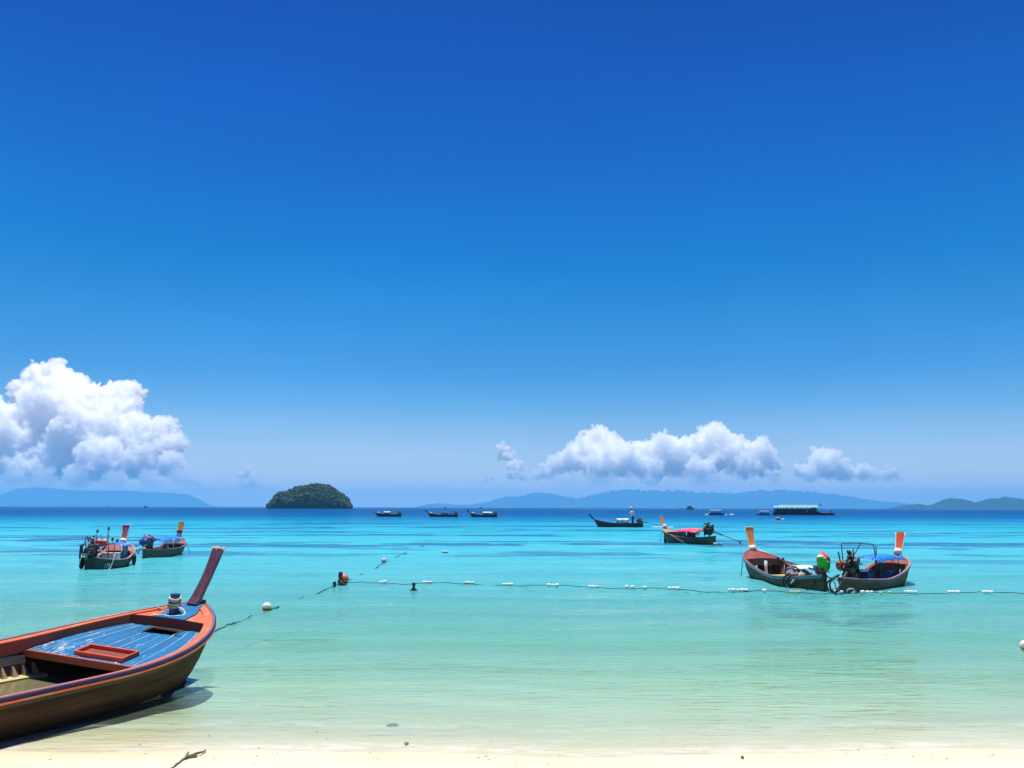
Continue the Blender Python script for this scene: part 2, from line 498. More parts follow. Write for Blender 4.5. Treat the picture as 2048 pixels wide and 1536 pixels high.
xs_r = geo_axis(0, 21000, .12, 1.05)
xs = [-v for v in xs_r[:0:-1]] + xs_r
ys = [-60, -30, -15, -8, -4, 0, 2, 4, 5] + geo_axis(5.3, 20000, .06, 1.03)
beach = sheet('beach', xs, ys, sand_z, sand_material())

def sea_z(X, Y):
    w = .018 * np.sin(Y * 2.1 + .9 * np.sin(X * .37) + .5 * np.sin(X * 1.1)) + .012 * np.sin(Y * 3.7 - X * .5 + 1.3 * np.sin(X * .8)) + .02 * np.sin(Y * .8 + .6 * np.sin(X * .21))
    return w * np.clip((Y - SHORE) / 8, .04, 1) * np.clip(1 - (Y - 60) / 60, 0, 1)
ysw = [6.3, 6.6] + geo_axis(6.8, 20000, .05, 1.025)
sea = sheet('sea', xs, ysw, sea_z, sea_material())
X_, Y_ = np.meshgrid(np.array(xs), np.array(ysw))
at_ = sea.data.attributes.new('offshore', 'FLOAT', 'POINT')      # distance out from the wavering waterline
at_.data.foreach_set('value', (Y_ + shore_wobble(X_) * np.clip(1 - np.abs(Y_ - SHORE) / 6, 0, 1)).ravel().astype(np.float32))

# ------------------------------------------------------------------ far land
def forest_material(name, c1, c2, scale):
    m, n, l, out = nt(name)
    b = n.new('ShaderNodeBsdfPrincipled'); g = n.new('ShaderNodeNewGeometry')
    f = noise_(n, l, g.outputs['Position'], scale, detail=6, rough=.65)
    l.new(mixc(n, l, c1, c2, mrange(n, l, f, .35, .65)), b.inputs['Base Color'])
    b.inputs['Roughness'].default_value = .9; b.inputs['Specular IOR Level'].default_value = .1
    l.new(b.outputs[0], out.inputs['Surface'])
    return m

def ridge(name, D, prof, depth, rough, seed, n=260, base_py=1017):
    """a hill range: its crest follows prof (photograph px of the skyline at distance D), with spurs and valleys in depth"""
    xs_ = np.linspace(prof[0][0], prof[-1][0], n)
    top = np.interp(xs_, [p[0] for p in prof], [p[1] for p in prof])
    P, rows = [], 22
    for j in range(rows):
        s = j / (rows - 1) * 2 - 1
        row = []
        for i in range(n):
            c = at_dist(xs_[i], top[i], D)
            zc = max(c.z, 0)
            q = Vector((c.x / (depth * .8) + seed, s * 1.3, 0))
            nn = mnoise.fractal(q, 1.0, 2.0, 5) * .35
            env = max(0.0, 1 - abs(s + nn * .5) ** 1.6)
            small = mnoise.fractal(Vector((c.x / (depth * .09) + seed, s * 9, 3)), 1, 2, 3)
            z = zc * env * (1 + .05 * small) if abs(s) > .12 else zc * (1 + rough * small * 1.8)
            row.append((c.x, D + s * depth, z - 3))
        P.append(row)
    mb = MB(); mb.grid(P)
    return mb.build(name, forest_material(name + '_forest', (.008, .018, .013), (.015, .028, .017), 40 / depth), kind='structure')

ridge('far_mountains', 17500, [(835, 1016), (850, 1010), (880, 1007), (905, 1010), (940, 1010), (980, 1003), (1010, 993), (1035, 994), (1060, 988), (1085, 985), (1110, 989), (1150, 996), (1175, 993), (1200, 985), (1225, 981), (1260, 979), (1300, 982), (1330, 979), (1370, 981), (1400, 984), (1430, 984), (1460, 985), (1490, 984), (1520, 978), (1540, 980), (1570, 978), (1600, 980), (1650, 984), (1690, 988), (1720, 994), (1760, 999), (1800, 1001), (1850, 1008), (1900, 1014)], 900, .10, 1.3, n=420)
ridge('distant_mountains', 19000, [(-520, 1018), (-380, 1000), (-200, 985), (-90, 1000), (-20, 1004), (10, 993), (40, 982), (90, 981), (140, 985), (200, 987), (260, 986), (310, 989), (350, 990), (375, 993), (390, 998), (402, 1008), (412, 1017)], 900, .07, 7.7)
ridge('distant_hills', 6200, [(1803, 1015), (1810, 1009), (1822, 1004), (1835, 1003), (1848, 1008), (1862, 1006), (1880, 1004), (1892, 997), (1902, 991), (1912, 991), (1925, 996), (1940, 1001), (1955, 1003), (1965, 1001), (1975, 994), (1990, 991), (2010, 989.5), (2025, 989.5), (2033, 993), (2040, 1002), (2050, 1004), (2070, 1000), (2120, 990), (2200, 992), (2300, 1002), (2380, 1014)], 420, .08, 4.1)

# ------------------------------------------------------------------ the wooded islet
ISL_D = 1050
ISK = ISL_D / 1800
IPROF = [(533, 1016.5), (540, 1015), (545, 1012.5), (550, 1006), (556, 997), (562, 988), (575, 988), (585, 986), (592, 981), (607, 978), (620, 974), (634, 971), (650, 973), (668, 979), (681, 988), (693, 996), (701, 1005), (704, 1012), (708, 1015), (714, 1016)]
def islet_h(x, y):
    k = ISL_D / FPX
    px = 1024 + x * FPX / y
    py = np.interp(px, [p[0] for p in IPROF], [p[1] for p in IPROF])
    top = max(0.0, (1016.3 - py) * k)
    ry = 62.0 * ISK
    e = max(0.0, 1 - (abs(y - ISL_D) / ry) ** 2.4)
    return top * e ** .5
x0, x1 = (490 - 1024) * ISL_D / FPX, (750 - 1024) * ISL_D / FPX
P = []
for j in range(40):
    y = ISL_D + (-66 + 132 * j / 39) * ISK
    P.append([(x, y, islet_h(x, y) + (-.6 + (1.5 if 536 < 1024 + x * FPX / y < 712 and abs(y - ISL_D) < 58 * ISK else 0) * (.6 + .6 * mnoise.noise(Vector((x * .15, y * .15, 2))))) * ISK) for x in np.linspace(x0, x1, 130)])
mb = MB(); mb.grid(P)
islet = mb.build('islet', paint('islet_rock', (.04, .036, .03), (.02, .02, .018), .9, .6, .12, bump=.3), kind='structure')
rr = random.Random(11)
TV, TF, nb = [], [], 0
_b = bmesh.new(); bmesh.ops.create_icosphere(_b, subdivisions=2, radius=1.0)
IV = np.array([v.co[:] for v in _b.verts]); IF = np.array([[v.index for v in f.verts] for f in _b.faces]); _b.free()
crowns = 0
while crowns < 2300:
    px = rr.uniform(543, 705); y = ISL_D + (rr.uniform(-58, 40) if crowns < 1800 else rr.uniform(-61, -52)) * ISK; x = (px - 1024) * y / FPX
    h = islet_h(x, y)
    if h < .8 * ISK: continue
    r = ISK * rr.uniform(1.7, 4.4) * (1.75 if rr.random() < .05 else 1)
    jit = 1 + np.array([mnoise.noise(Vector(v * 2.2) + Vector((crowns * 1.7, 0, 0))) for v in IV]) * .55
    V = IV * jit[:, None] * np.array([r, r, r * rr.uniform(.7, 1.05)]) + np.array([x, y, h + rr.uniform(-.5, 2.6) * ISK])
    TV.append(V); TF.append(IF + nb); nb += len(V); crowns += 1
me = bpy.data.meshes.new('islet_forest'); mesh_np(me, np.concatenate(TV), np.concatenate(TF))
me.polygons.foreach_set('use_smooth', [False] * len(me.polygons))
me.materials.append(forest_material('jungle_leaves', (.012, .034, .007), (.050, .085, .018), .2))
fo = bpy.data.objects.new('islet_forest', me); COL.objects.link(fo); tag(fo, kind='stuff')

# ------------------------------------------------------------------ air
def haze_box(dens, col):
    m, n, l, out = nt('sea_air')
    v = n.new('ShaderNodeVolumePrincipled')
    v.inputs['Color'].default_value = (*col, 1)
    v.inputs['Density'].default_value = dens
    v.inputs['Anisotropy'].default_value = 0.2
    l.new(v.outputs[0], out.inputs['Volume'])
    mb = MB(); mb.box((0, 8650, 182), (52000, 23300, 396))
    return mb.build('haze', m, kind='stuff')
haze_box(1.05e-4, (.18, .60, .96))
CLD = .0095
# ------------------------------------------------------------------ clouds
def cloud_material(density, zb):
    """white vapour, thinning out into haze towards the cloud base"""
    key = 'cloud_vapour_%g_%g' % (density, zb)
    if key in _mc: return _mc[key]
    m, n, l, out = nt('cloud_vapour')
    _mc[key] = m
    vol = n.new('ShaderNodeVolumePrincipled')
    vol.inputs['Color'].default_value = (1, 1, 1, 1)
    vol.inputs['Anisotropy'].default_value = 0.0
    g = n.new('ShaderNodeNewGeometry'); sp = n.new('ShaderNodeSeparateXYZ'); l.new(g.outputs['Position'], sp.inputs[0])
    k = mrange(n, l, sp.outputs['Z'], zb - 60, zb + 420, .04, 1.0, smooth=True)
    l.new(math_(n, l, 'MULTIPLY', k, density), vol.inputs['Density'])
    l.new(vol.outputs[0], out.inputs['Volume'])
    return m

def fbm_disp(V, N, scale, amp, seed):
    for i in range(len(V)):
        p = V[i] / scale
        h = 0.0; a = 1.0; fq = 1.0
        for o in range(4):
            q = Vector((p[0] * fq + seed, p[1] * fq, p[2] * fq))
            h += a * (abs(mnoise.noise(q)) * 2 - .5)
            a *= .5; fq *= 2.1
        V[i] += N[i] * (h * amp)

_bm = bmesh.new(); bmesh.ops.create_icosphere(_bm, subdivisions=2, radius=1.0)
_bm.verts.index_update()
SV = np.array([v.co[:] for v in _bm.verts]); SF = np.array([[v.index for v in f.verts] for f in _bm.faces]); _bm.free()

def make_cloud(name, D, puffs, label, seed, cell, density, group='cumulus clouds along the horizon', base_py=None):
    """puffs: (px, py, radius px) lobes; children lobes are scattered over them, welded into one skin"""
    rr = random.Random(seed)
    k = D / FPX
    zb = at_dist(1024, base_py, D).z if base_py else -1e9
    C_, R_ = [], []
    def sph(c, r):
        C_.append(tuple(c)); R_.append(r)
    for (px, py, rp) in puffs:
        c = at_dist(px, py, D); r = rp * k
        c = at_dist(px, py, D + rr.uniform(-.5, .9) * r + (c.z - zb) * 1.25)
        sph(c, r * .92)
        for q in range(int(20 + rp * .8)):
            u = rr.uniform(-.35, 1); a = rr.uniform(0, 2 * math.pi); s_ = math.sqrt(max(0, 1 - u * u))
            d = Vector((math.cos(a) * s_, math.sin(a) * s_, u))
            r2 = r * rr.uniform(.16, .38)
            c2 = c + d * (r * rr.uniform(.8, 1.0))
            if c2.z - r2 * .5 < zb: continue
            sph(c2, r2)
            for q2 in range(4):
                d2 = (d + Vector((rr.gauss(0, .8), rr.gauss(0, .8), rr.gauss(0, .8)))).normalized()
                c3 = c2 + d2 * r2 * .95
                if c3.z < zb: continue
                sph(c3, r2 * rr.uniform(.25, .5))
    me = bpy.data.meshes.new(name)
    sv = (np.array(C_)[:, None, :] + SV[None] * np.array(R_)[:, None, None]).reshape(-1, 3)
    sf = (SF[None] + (np.arange(len(C_)) * len(SV))[:, None, None]).reshape(-1, 3)
    mesh_np(me, sv, sf)
    o = bpy.data.objects.new(name, me); COL.objects.link(o)
    md = o.modifiers.new('weld', 'REMESH'); md.mode = 'VOXEL'; md.voxel_size = cell * k; md.use_smooth_shade = True
    dg = bpy.context.evaluated_depsgraph_get()
    me2 = bpy.data.meshes.new_from_object(o.evaluated_get(dg))
    o.modifiers.clear(); o.data = me2; me2.name = name
    nv = len(me2.vertices)
    V = np.empty(nv * 3); me2.vertices.foreach_get('co', V); V = V.reshape(-1, 3)
    N = np.empty(nv * 3); me2.vertex_normals.foreach_get('vector', N); N = N.reshape(-1, 3)
    fbm_disp(V, N, 13 * k, 7.5 * k, seed)
    V[:, 2] = np.maximum(V[:, 2], zb + (V[:, 2] - zb) * .15)
    me2.vertices.foreach_set('co', V.ravel()); me2.update()
    me2.materials.clear(); me2.materials.append(cloud_material(density, zb))
    me2.polygons.foreach_set('use_smooth', [True] * len(me2.polygons))
    print(name, nv, len(C_))
    return tag(o, label, 'cloud', group)

make_cloud('cumulus_cloud', 22000, [(-60, 900, 80), (-10, 860, 50), (10, 900, 70), (70, 800, 48), (105, 770, 46), (70, 762, 30), (140, 790, 42), (110, 850, 80), (180, 820, 45), (180, 880, 70),
    (235, 805, 38), (262, 792, 28), (262, 820, 28), (230, 880, 60), (290, 885, 45), (325, 865, 30), (345, 895, 28), (40, 930, 45), (110, 925, 50), (200, 930, 45), (280, 930, 40), (340, 935, 25), (20, 945, 30), (60, 950, 24), (-10, 940, 30), (150, 955, 22)],
    'towering white cumulus cloud over the faint left mountains', 3, 1.9, CLD, base_py=978)
make_cloud('cumulus_cloud', 22500, [(1110, 935, 22), (1140, 925, 26), (1170, 910, 34), (1200, 890, 34), (1225, 905, 32), (1250, 925, 36), (1290, 920, 36), (1330, 895, 30), (1345, 920, 40), (1380, 900, 30), (1420, 875, 28), (1440, 885, 32), (1415, 915, 42), (1470, 905, 34), (1520, 905, 28), (1525, 925, 32), (1490, 935, 30), (1095, 945, 16), (1075, 952, 12), (1548, 948, 15), (1200, 940, 36), (1300, 945, 30), (1400, 945, 30)],
    'long lumpy white cumulus cloud above the mid mountains', 5, 1.7, CLD, base_py=972)
make_cloud('cumulus_cloud', 23000, [(1605, 940, 16), (1640, 920, 24), (1655, 930, 30), (1690, 945, 20), (1725, 942, 18), (1750, 948, 14), (1780, 945, 14), (1620, 950, 18)],
    'small white cumulus cloud right of the long lumpy one', 9, 1.5, CLD, base_py=970)
make_cloud('cumulus_cloud', 23000, [(1008, 900, 13), (1015, 915, 13), (1030, 938, 16), (1045, 955, 12), (1022, 950, 12)],
    'thin upright cloud puff left of the long lumpy cloud', 12, 1.6, CLD * 1.3, base_py=968)
make_cloud('cumulus_cloud', 23000, [(495, 950, 14), (503, 968, 15), (488, 975, 12)],
    'small hazy cloud puff left of the wooded islet', 15, 1.6, CLD * .9, base_py=984)

for k_, (pf, lb, bp) in enumerate((([(30, 965, 22), (90, 968, 24), (160, 964, 26), (230, 966, 24), (300, 962, 22), (360, 958, 22), (385, 970, 14), (-30, 966, 24)], 'faint bluish cloud fringe beneath the towering left cloud', 986),
        ([(1110, 964, 16), (1140, 966, 20), (1180, 967, 20), (1220, 968, 20), (1260, 968, 20), (1300, 968, 20), (1345, 968, 20), (1390, 968, 20), (1430, 966, 20), (1470, 965, 20), (1510, 964, 18), (1545, 962, 18)], 'faint bluish cloud fringe beneath the long lumpy cloud', 980))):
    make_cloud('cloud_fringe', 21200, pf, lb, 31 + k_, 2.0, CLD * .35, base_py=bp)
make_cloud('cumulus_cloud', 23500, [(968, 964, 9), (980, 958, 9), (955, 968, 8)], 'tiny faint cloud puff below and left of the thin upright puff', 18, 1.4, CLD, base_py=975)
make_cloud('cumulus_cloud', 23500, [(372, 945, 9), (366, 935, 7), (380, 962, 12), (395, 970, 10)], 'small cloud tuft at the right foot of the towering left cloud', 19, 1.4, CLD * 1.1, base_py=980)
# ------------------------------------------------------------------ long-tail boats: shared shape
class Hull:
    """local frame: x forward from the bow tip (aft is negative), y to port, z up from the water"""
    def __init__(s, L, W, Lb, q, e, zb, zm, zs, Lz, tail=.38, on=.5, ex=2.0, keel=.3):
        s.on, s.ex = on, ex
        s.L, s.W, s.Lb, s.q, s.e, s.zb, s.zm, s.zs, s.Lz, s.keel, s.tail = L, W, Lb, q, e, zb, zm, zs, Lz, keel, tail
    def w(s, t):
        u = min(max(t / s.Lb, 0), 1)
        k = min(max((t - s.on * s.L) / ((1 - s.on) * s.L), 0), 1)
        return (.03 + (s.W - .03) * (1 - (1 - u) ** s.q) ** s.e) * (1 - s.tail * k ** s.ex)
    def z(s, t):
        k = min(max((t - .5 * s.L) / (.5 * s.L), 0), 1)
        return s.zm + (s.zb - s.zm) * min(max(1 - t / s.Lz, 0), 1) ** 2 + (s.zs - s.zm) * k * k
    def nrm(s, t):
        if t > s.L * .93: return 0.0, 1.0
        a, b = max(t - .01, 0), t + .01
        d = (s.w(b) - s.w(a)) / (b - a)
        n = math.hypot(d, 1)
        return d / n, 1 / n                     # forward, outward
    def prof(s, v): return math.sqrt(max(0, 1 - v ** 3)) * (1 - .12 * v)
    def pt(s, t, v, sd, inset=0.0):
        z0 = s.z(t); vw = z0 / (z0 + s.keel)
        x = -t - .62 * s.zb * math.exp(-t / .8) * v / vw
        n = s.nrm(t)
        y = max(0.0, s.w(t) * s.prof(v) - inset * n[1])
        return Vector((x - inset * n[0] * .9, sd * y, z0 * (1 - v) - s.keel * v))
    def edge(s, t, off, dz, sd):
        """a point off metres outside the gunwale line and dz above it"""
        n = s.nrm(t)
        return Vector((-t + n[0] * off, sd * max(0, s.w(t) + n[1] * off), s.z(t) + dz))
    def stations(s, a=0.0, b=None, n=40, p=1.8):
        b = s.L if b is None else b
        return [a + (b - a) * (i / (n - 1)) ** p for i in range(n)]

def sweep(h, ts, profile, sd):
    """a closed profile [(off, dz), ...] carried along one side of the gunwale"""
    mb = MB()
    rows = [[h.edge(t, o, z, sd) for o, z in profile] for t in ts]
    mb.grid(rows, smooth=False, wrap=True)
    n = len(profile)
    mb.f.append(tuple(range(n))); mb.sm.append(False)
    mb.f.append(tuple((len(ts) - 1) * n + i for i in range(n))); mb.sm.append(False)
    return mb

def hull_shell(h, mat, parent, v0=0.0, n=44, m=12):
    mb = MB()
    ts = h.stations(n=n)
    for sd in (1, -1):
        mb.grid([[h.pt(t, v0 + (1 - v0) * j / (m - 1), sd) for j in range(m)] for t in ts])
    tr = [h.pt(h.L, v0 + (1 - v0) * j / (m - 1), 1) for j in range(m)] + [h.pt(h.L, v0 + (1 - v0) * j / (m - 1), -1) for j in range(m - 2, -1, -1)]
    c = Vector((-h.L - .02, 0, h.z(h.L) * .4))
    b = len(mb.v); mb.v += [tuple(p) for p in tr] + [tuple(c)]
    k = len(tr)
    mb.f += [(b + i, b + i + 1, b + k) for i in range(k - 1)] + [(b + k - 1, b, b + k)]
    mb.sm += [False] * k
    return mb.build('hull', mat, parent)

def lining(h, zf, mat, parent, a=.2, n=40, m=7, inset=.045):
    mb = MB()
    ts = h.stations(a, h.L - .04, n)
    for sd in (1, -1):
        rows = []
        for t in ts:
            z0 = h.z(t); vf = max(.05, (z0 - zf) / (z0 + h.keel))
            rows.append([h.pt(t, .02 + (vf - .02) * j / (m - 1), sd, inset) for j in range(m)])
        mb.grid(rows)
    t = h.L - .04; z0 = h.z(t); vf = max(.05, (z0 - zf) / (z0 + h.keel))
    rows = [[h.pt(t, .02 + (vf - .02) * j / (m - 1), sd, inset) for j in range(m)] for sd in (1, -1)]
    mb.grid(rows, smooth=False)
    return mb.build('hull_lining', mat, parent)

def floor_boards(h, zf, mat, parent, a, b, nb=5, gap=.012, name='floor_board', rise=0.0):
    """fore-and-aft boards following the hull, each its own piece"""
    ts = [a + (b - a) * i / 13 for i in range(14)]
    for k in range(nb):
        mb = MB(); rows = []
        for t in ts:
            z0 = h.z(t); zz = zf + rise * (1 - (t - a) / (b - a)) ** 2
            v = (z0 - zz) / (z0 + h.keel)
            hw_ = max(.02, h.w(t) * h.prof(v) - .05)
            y0 = -hw_ + 2 * hw_ * k / nb + gap / 2; y1 = -hw_ + 2 * hw_ * (k + 1) / nb - gap / 2
            rows.append([Vector((-t, y0, zz)), Vector((-t, y1, zz)), Vector((-t, y1, zz - .02)), Vector((-t, y0, zz - .02))])
        mb.grid(rows, smooth=False, wrap=True)
        mb.f += [(0, 1, 2, 3), tuple(len(mb.v) - 4 + i for i in range(4))]; mb.sm += [False, False]
        mb.build(name, mat, parent)

def prow_plank(parent, path, widths, thick, mat, name='prow', edge=None):
    """flat upright plank: path of (x, z), its width across the boat, thickness along the boat"""
    mb = MB(); rows = []
    for i, (x, z) in enumerate(path):
        a = path[max(0, i - 1)]; b = path[min(len(path) - 1, i + 1)]
        d = Vector((b[0] - a[0], b[1] - a[1])).normalized(); nx, nz = d.y, -d.x
        w, th = widths[i] / 2, thick[i] / 2
        c = w * .82
        ring = []
        for (yy, k) in ((-w, 0), (-c, -1), (c, -1), (w, 0), (c, 1), (-c, 1)):
            ring.append(Vector((x + nx * th * k, yy, z + nz * th * k)))
        rows.append(ring)
    mb.grid(rows, smooth=False, wrap=True)
    mb.f += [tuple(range(6)), tuple(len(mb.v) - 6 + i for i in range(6))]; mb.sm += [False, False]
    o = mb.build(name, mat, parent)
    if edge:                                   # painted edge battens
        for sd in (-1, 1):
            e = MB()
            e.tube([(x, sd * widths[i] / 2, z) for i, (x, z) in enumerate(path)], [max(.008, t * .36) for t in thick], 6)
            e.build('edge_batten', edge, o)
    return o

def wobble_line(pts, seed, amp, n=6):
    """soft polyline through the points"""
    r = random.Random(seed); out = []
    P = [Vector(p) for p in pts]
    for i in range(len(P) - 1):
        p0, p1, p2, p3 = P[max(0, i - 1)], P[i], P[i + 1], P[min(len(P) - 1, i + 2)]
        for k in range(n):
            t = k / n
            q = .5 * ((2 * p1) + (p2 - p0) * t + (2 * p0 - 5 * p1 + 4 * p2 - p3) * t * t + (3 * p1 - p0 - 3 * p2 + p3) * t ** 3)
            out.append(q + Vector((r.uniform(-amp, amp), r.uniform(-amp, amp), r.uniform(-amp, amp))))
    out.append(P[-1])
    return out

def cloth(parent, name, P, mat, thick=.012, **kw):
    """P: rows x cols of points of the top side; given a thin underside and closed edges"""
    r, c = len(P), len(P[0])
    mb = MB(); mb.grid(P); n = r * c
    mb.v += [(p[0], p[1], p[2] - thick) for row in P for p in row]
    mb.f += [tuple(n + i for i in reversed(f)) for f in mb.f[:(r - 1) * (c - 1)]]
    mb.sm += [True] * ((r - 1) * (c - 1))
    B = [(0, j) for j in range(c)] + [(i, c - 1) for i in range(1, r)] + [(r - 1, j) for j in range(c - 2, -1, -1)] + [(i, 0) for i in range(r - 2, 0, -1)]
    for a, b in zip(B, B[1:] + B[:1]):
        i, j = a[0] * c + a[1], b[0] * c + b[1]
        mb.f.append((i, j, n + j, n + i)); mb.sm.append(False)
    return mb.build(name, mat, parent, **kw)

def canopy(parent, x0, x1, hw, z, arch, mat, sag=.02, seed=0, droop=.0, name='canopy', yoff=0.0):
    r = random.Random(seed); P = []
    for i in range(13):
        t = i / 12; row = []
        for j in range(13):
            u = j / 12 * 2 - 1
            zz = z + arch * (1 - u * u) - sag * math.sin(t * math.pi * 3) ** 2 - droop * (2 * t - 1) ** 2
            q = Vector((x0 + (x1 - x0) * t, yoff + u * hw, 0))
            zz += .018 * mnoise.noise(q * 5 + Vector((seed, 0, 0)))
            if j in (0, 12): zz -= .03 + .02 * r.random()
            row.append(Vector((q.x, q.y, zz)))
        P.append(row)
    return cloth(parent, name, P, mat)

def posts(parent, pts, z0, z1, r, mat, name='canopy_post'):
    for (x, y) in pts:
        mb = MB(); mb.tube([(x, y, z0), (x, y, z1)], r, 6); mb.build(name, mat, parent)

def bent_tube(parent, name, pts, r, mat, n=6, smooth=4, amp=0.0, seed=1, **kw):
    mb = MB(); mb.tube(wobble_line(pts, seed, amp, smooth), r, n); return mb.build(name, mat, parent, **kw)

def engine(parent, loc, yaw, pitch, shaft, mats, scale=1.0, tiller=(.55, .12), guard=False, flywheel=None, shaft_r=.018):
    """truck motor on a swivel with its long propeller shaft; the motor is one part, its pieces sub-parts"""
    dark, steel, accent = mats
    M = Matrix.Translation(Vector(loc)) @ Matrix.Rotation(yaw, 4, 'Z') @ Matrix.Rotation(pitch, 4, 'Y')
    def mk(mb, name, mat, par=None):
        for i, p in enumerate(mb.v): mb.v[i] = tuple(M @ (Vector(p) * 1.0))
        return mb.build(name, mat, par)
    s = scale
    b = MB()
    b.box((0, 0, 0), (.42 * s, .2 * s, .2 * s), bev=.02)
    b.box((0, 0, .14 * s), (.34 * s, .12 * s, .09 * s), bev=.015)
    for k in range(4): b.tube([((-.12 + .08 * k) * s, 0, .17 * s), ((-.12 + .08 * k) * s, 0, .23 * s)], .018 * s, 6)
    b.box((.02 * s, .13 * s, .04 * s), (.3 * s, .07 * s, .1 * s), bev=.015)
    b.box((0, 0, -.14 * s), (.3 * s, .14 * s, .1 * s), bev=.02, taper=1)
    b.tube([(-.05 * s, 0, -.15 * s), (-.05 * s, 0, -.34 * s)], .035 * s, 8)
    b.box((.16 * s, 0, -.1 * s), (.04 * s, .26 * s, .3 * s), bev=.01)
    eng = mk(b, 'engine', dark, parent)
    f = MB(); f.tube([(.22 * s, 0, .02 * s), (.27 * s, 0, .02 * s)], .12 * s, 14); mk(f, 'flywheel', flywheel or accent, eng)
    f = MB(); f.box((.02 * s, -.15 * s, .12 * s), (.2 * s, .1 * s, .14 * s), bev=.02); mk(f, 'fuel_tank', accent, eng)
    f = MB(); f.tube([(-.1 * s, .1 * s, .1 * s), (-.12 * s, .14 * s, .2 * s), (-.12 * s, .14 * s, .42 * s)], .016 * s, 7); mk(f, 'exhaust_pipe', steel, eng)
    f = MB(); f.tube([(.1 * s, 0, .2 * s), (.14 * s, 0, .28 * s), (.08 * s, 0, .33 * s)], .045 * s, 8); mk(f, 'air_filter', steel, eng)
    f = MB(); f.tube([(-.2 * s, 0, 0), (-.4 * s, 0, -.005), (-shaft * .45, 0, -.01)], [.04 * s, .034 * s, .03 * s], 8); mk(f, 'shaft_housing', dark, eng)
    f = MB(); f.tube([(-shaft * .44, 0, -.01), (-shaft, 0, -.02)], shaft_r, 7); mk(f, 'drive_shaft', steel, eng)
    p = MB(); p.tube([(-shaft - .04, 0, -.02), (-shaft + .04, 0, -.02)], .03, 8)
    for k in range(3):
        a = k * 2 * math.pi / 3 + .4; ca, sa = math.cos(a), math.sin(a)
        q = [(-shaft + .012, ca * .025 - sa * .02, -.02 + sa * .025 + ca * .02), (-shaft - .012, ca * .025 + sa * .02, -.02 + sa * .025 - ca * .02),
             (-shaft - .02, ca * .12 + sa * .04, -.02 + sa * .12 - ca * .04), (-shaft + .02, ca * .12 - sa * .04, -.02 + sa * .12 + ca * .04)]
        p.add(q + [(x + .006, y, z) for x, y, z in q], [(0, 1, 2, 3), (7, 6, 5, 4), (0, 4, 5, 1), (1, 5, 6, 2), (2, 6, 7, 3), (3, 7, 4, 0)])
    mk(p, 'propeller', steel, eng)
    if guard:
        g = MB(); g.tube([(-shaft + .12, 0, -.02), (-shaft + .02, 0, -.13), (-shaft - .1, 0, -.17)], .012, 6); mk(g, 'skeg', dark, eng)
    t = MB(); t.tube([(.2 * s, 0, .06 * s), (.3 * s, 0, tiller[1]), (.3 * s + tiller[0], 0, tiller[1] + .02)], .014, 6); mk(t, 'tiller', dark, eng)
    return eng

# ---- paints shared by the boats
HULL_DARK = paint('tarred_planks', (.075, .050, .028), (.13, .095, .06), .7, .6, 3.0, (.5, 1, 2.5), .3, .2)
HULL_GREEN = paint('dark_green_hull', (.065, .055, .032), (.11, .095, .06), .65, .5, 3.5, (.5, 1, 2.5), .3, .25)
HULL_GREY = paint('grey_brown_hull', (.12, .085, .05), (.18, .13, .085), .7, .6, 3.5, (.5, 1, 2.5), .3, .2)
MAROON = paint('maroon_paint', (.22, .030, .022), (.30, .08, .05), .45, .5, 5, (.6, 1, 1), .2, .4)
ORANGE = paint('orange_paint', (.62, .145, .055), (.45, .12, .06), .45, .5, 6, (.5, 1, 1), .15, .4)
PROW_ORANGE = paint('bright_orange_varnish', (.90, .30, .03), (.8, .22, .03), .35, .5, 7, (2, 2, .7), .15, .5)
PROW_RED = paint('red_brown_varnish', (.72, .11, .03), (.55, .07, .02), .35, .5, 7, (2, 2, .7), .15, .5)
WHITE = paint('white_paint', (.80, .78, .74), (.55, .52, .46), .5, .5, 6, (1, 1, 1), .15, .35)
CREAM = paint('cream_paint', (.82, .74, .58), (.6, .5, .36), .5, .5, 7, (1, 1, 1), .2, .3)
BARE = paint('bare_planks', (.50, .40, .27), (.34, .26, .17), .75, .7, 4, (.5, 6, 2), .3, .2)
BARE_DARK = paint('damp_planks', (.16, .11, .07), (.09, .06, .04), .7, .7, 4, (.5, 6, 2), .3, .2)
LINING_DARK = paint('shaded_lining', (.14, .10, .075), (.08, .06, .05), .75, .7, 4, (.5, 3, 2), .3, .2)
BLUE_RAIL = paint('blue_rail_paint', (.10, .13, .36), (.25, .28, .45), .4, .5, 8, (.6, 1, 1), .15, .4)
TEAL_RAIL = paint('teal_rail_paint', (.03, .19, .26), (.12, .3, .34), .45, .5, 8, (.6, 1, 1), .15, .4)
LILAC = paint('lilac_rail_paint', (.25, .17, .20), (.10, .07, .13), .35, .5, 9, (.5, 1, 1), .15, .5)
PURPLE = paint('dark_purple_paint', (.022, .012, .045), (.05, .03, .08), .4, .5, 9, (.5, 1, 1), .15, .4)
TARP_BLUE = paint('blue_tarpaulin', (.012, .16, .56), (.03, .26, .68), .5, .6, 5, (1, 1, 1), .2, .3)
TARP_NAVY = paint('navy_tarpaulin', (.012, .03, .14), (.03, .05, .2), .6, .5, 6, (1, 1, 1), .3, .3)
TARP_PINK = paint('faded_red_tarpaulin', (.72, .07, .12), (.8, .16, .2), .6, .6, 5, (1, 1, 1), .2, .2)
TARP_GREEN = paint('green_cloth', (.02, .50, .03), (.10, .68, .08), .6, .5, 7, (1, 1, 1), .3, .2)
CLOTH_ORANGE = paint('orange_cloth', (.55, .25, .04), (.42, .2, .05), .7, .5, 7, (1, 1, 1), .3, .2)
CLOTH_RED = paint('red_cloth', (.65, .04, .06), (.75, .2, .18), .7, .5, 7, (1, 1, 1), .3, .2)
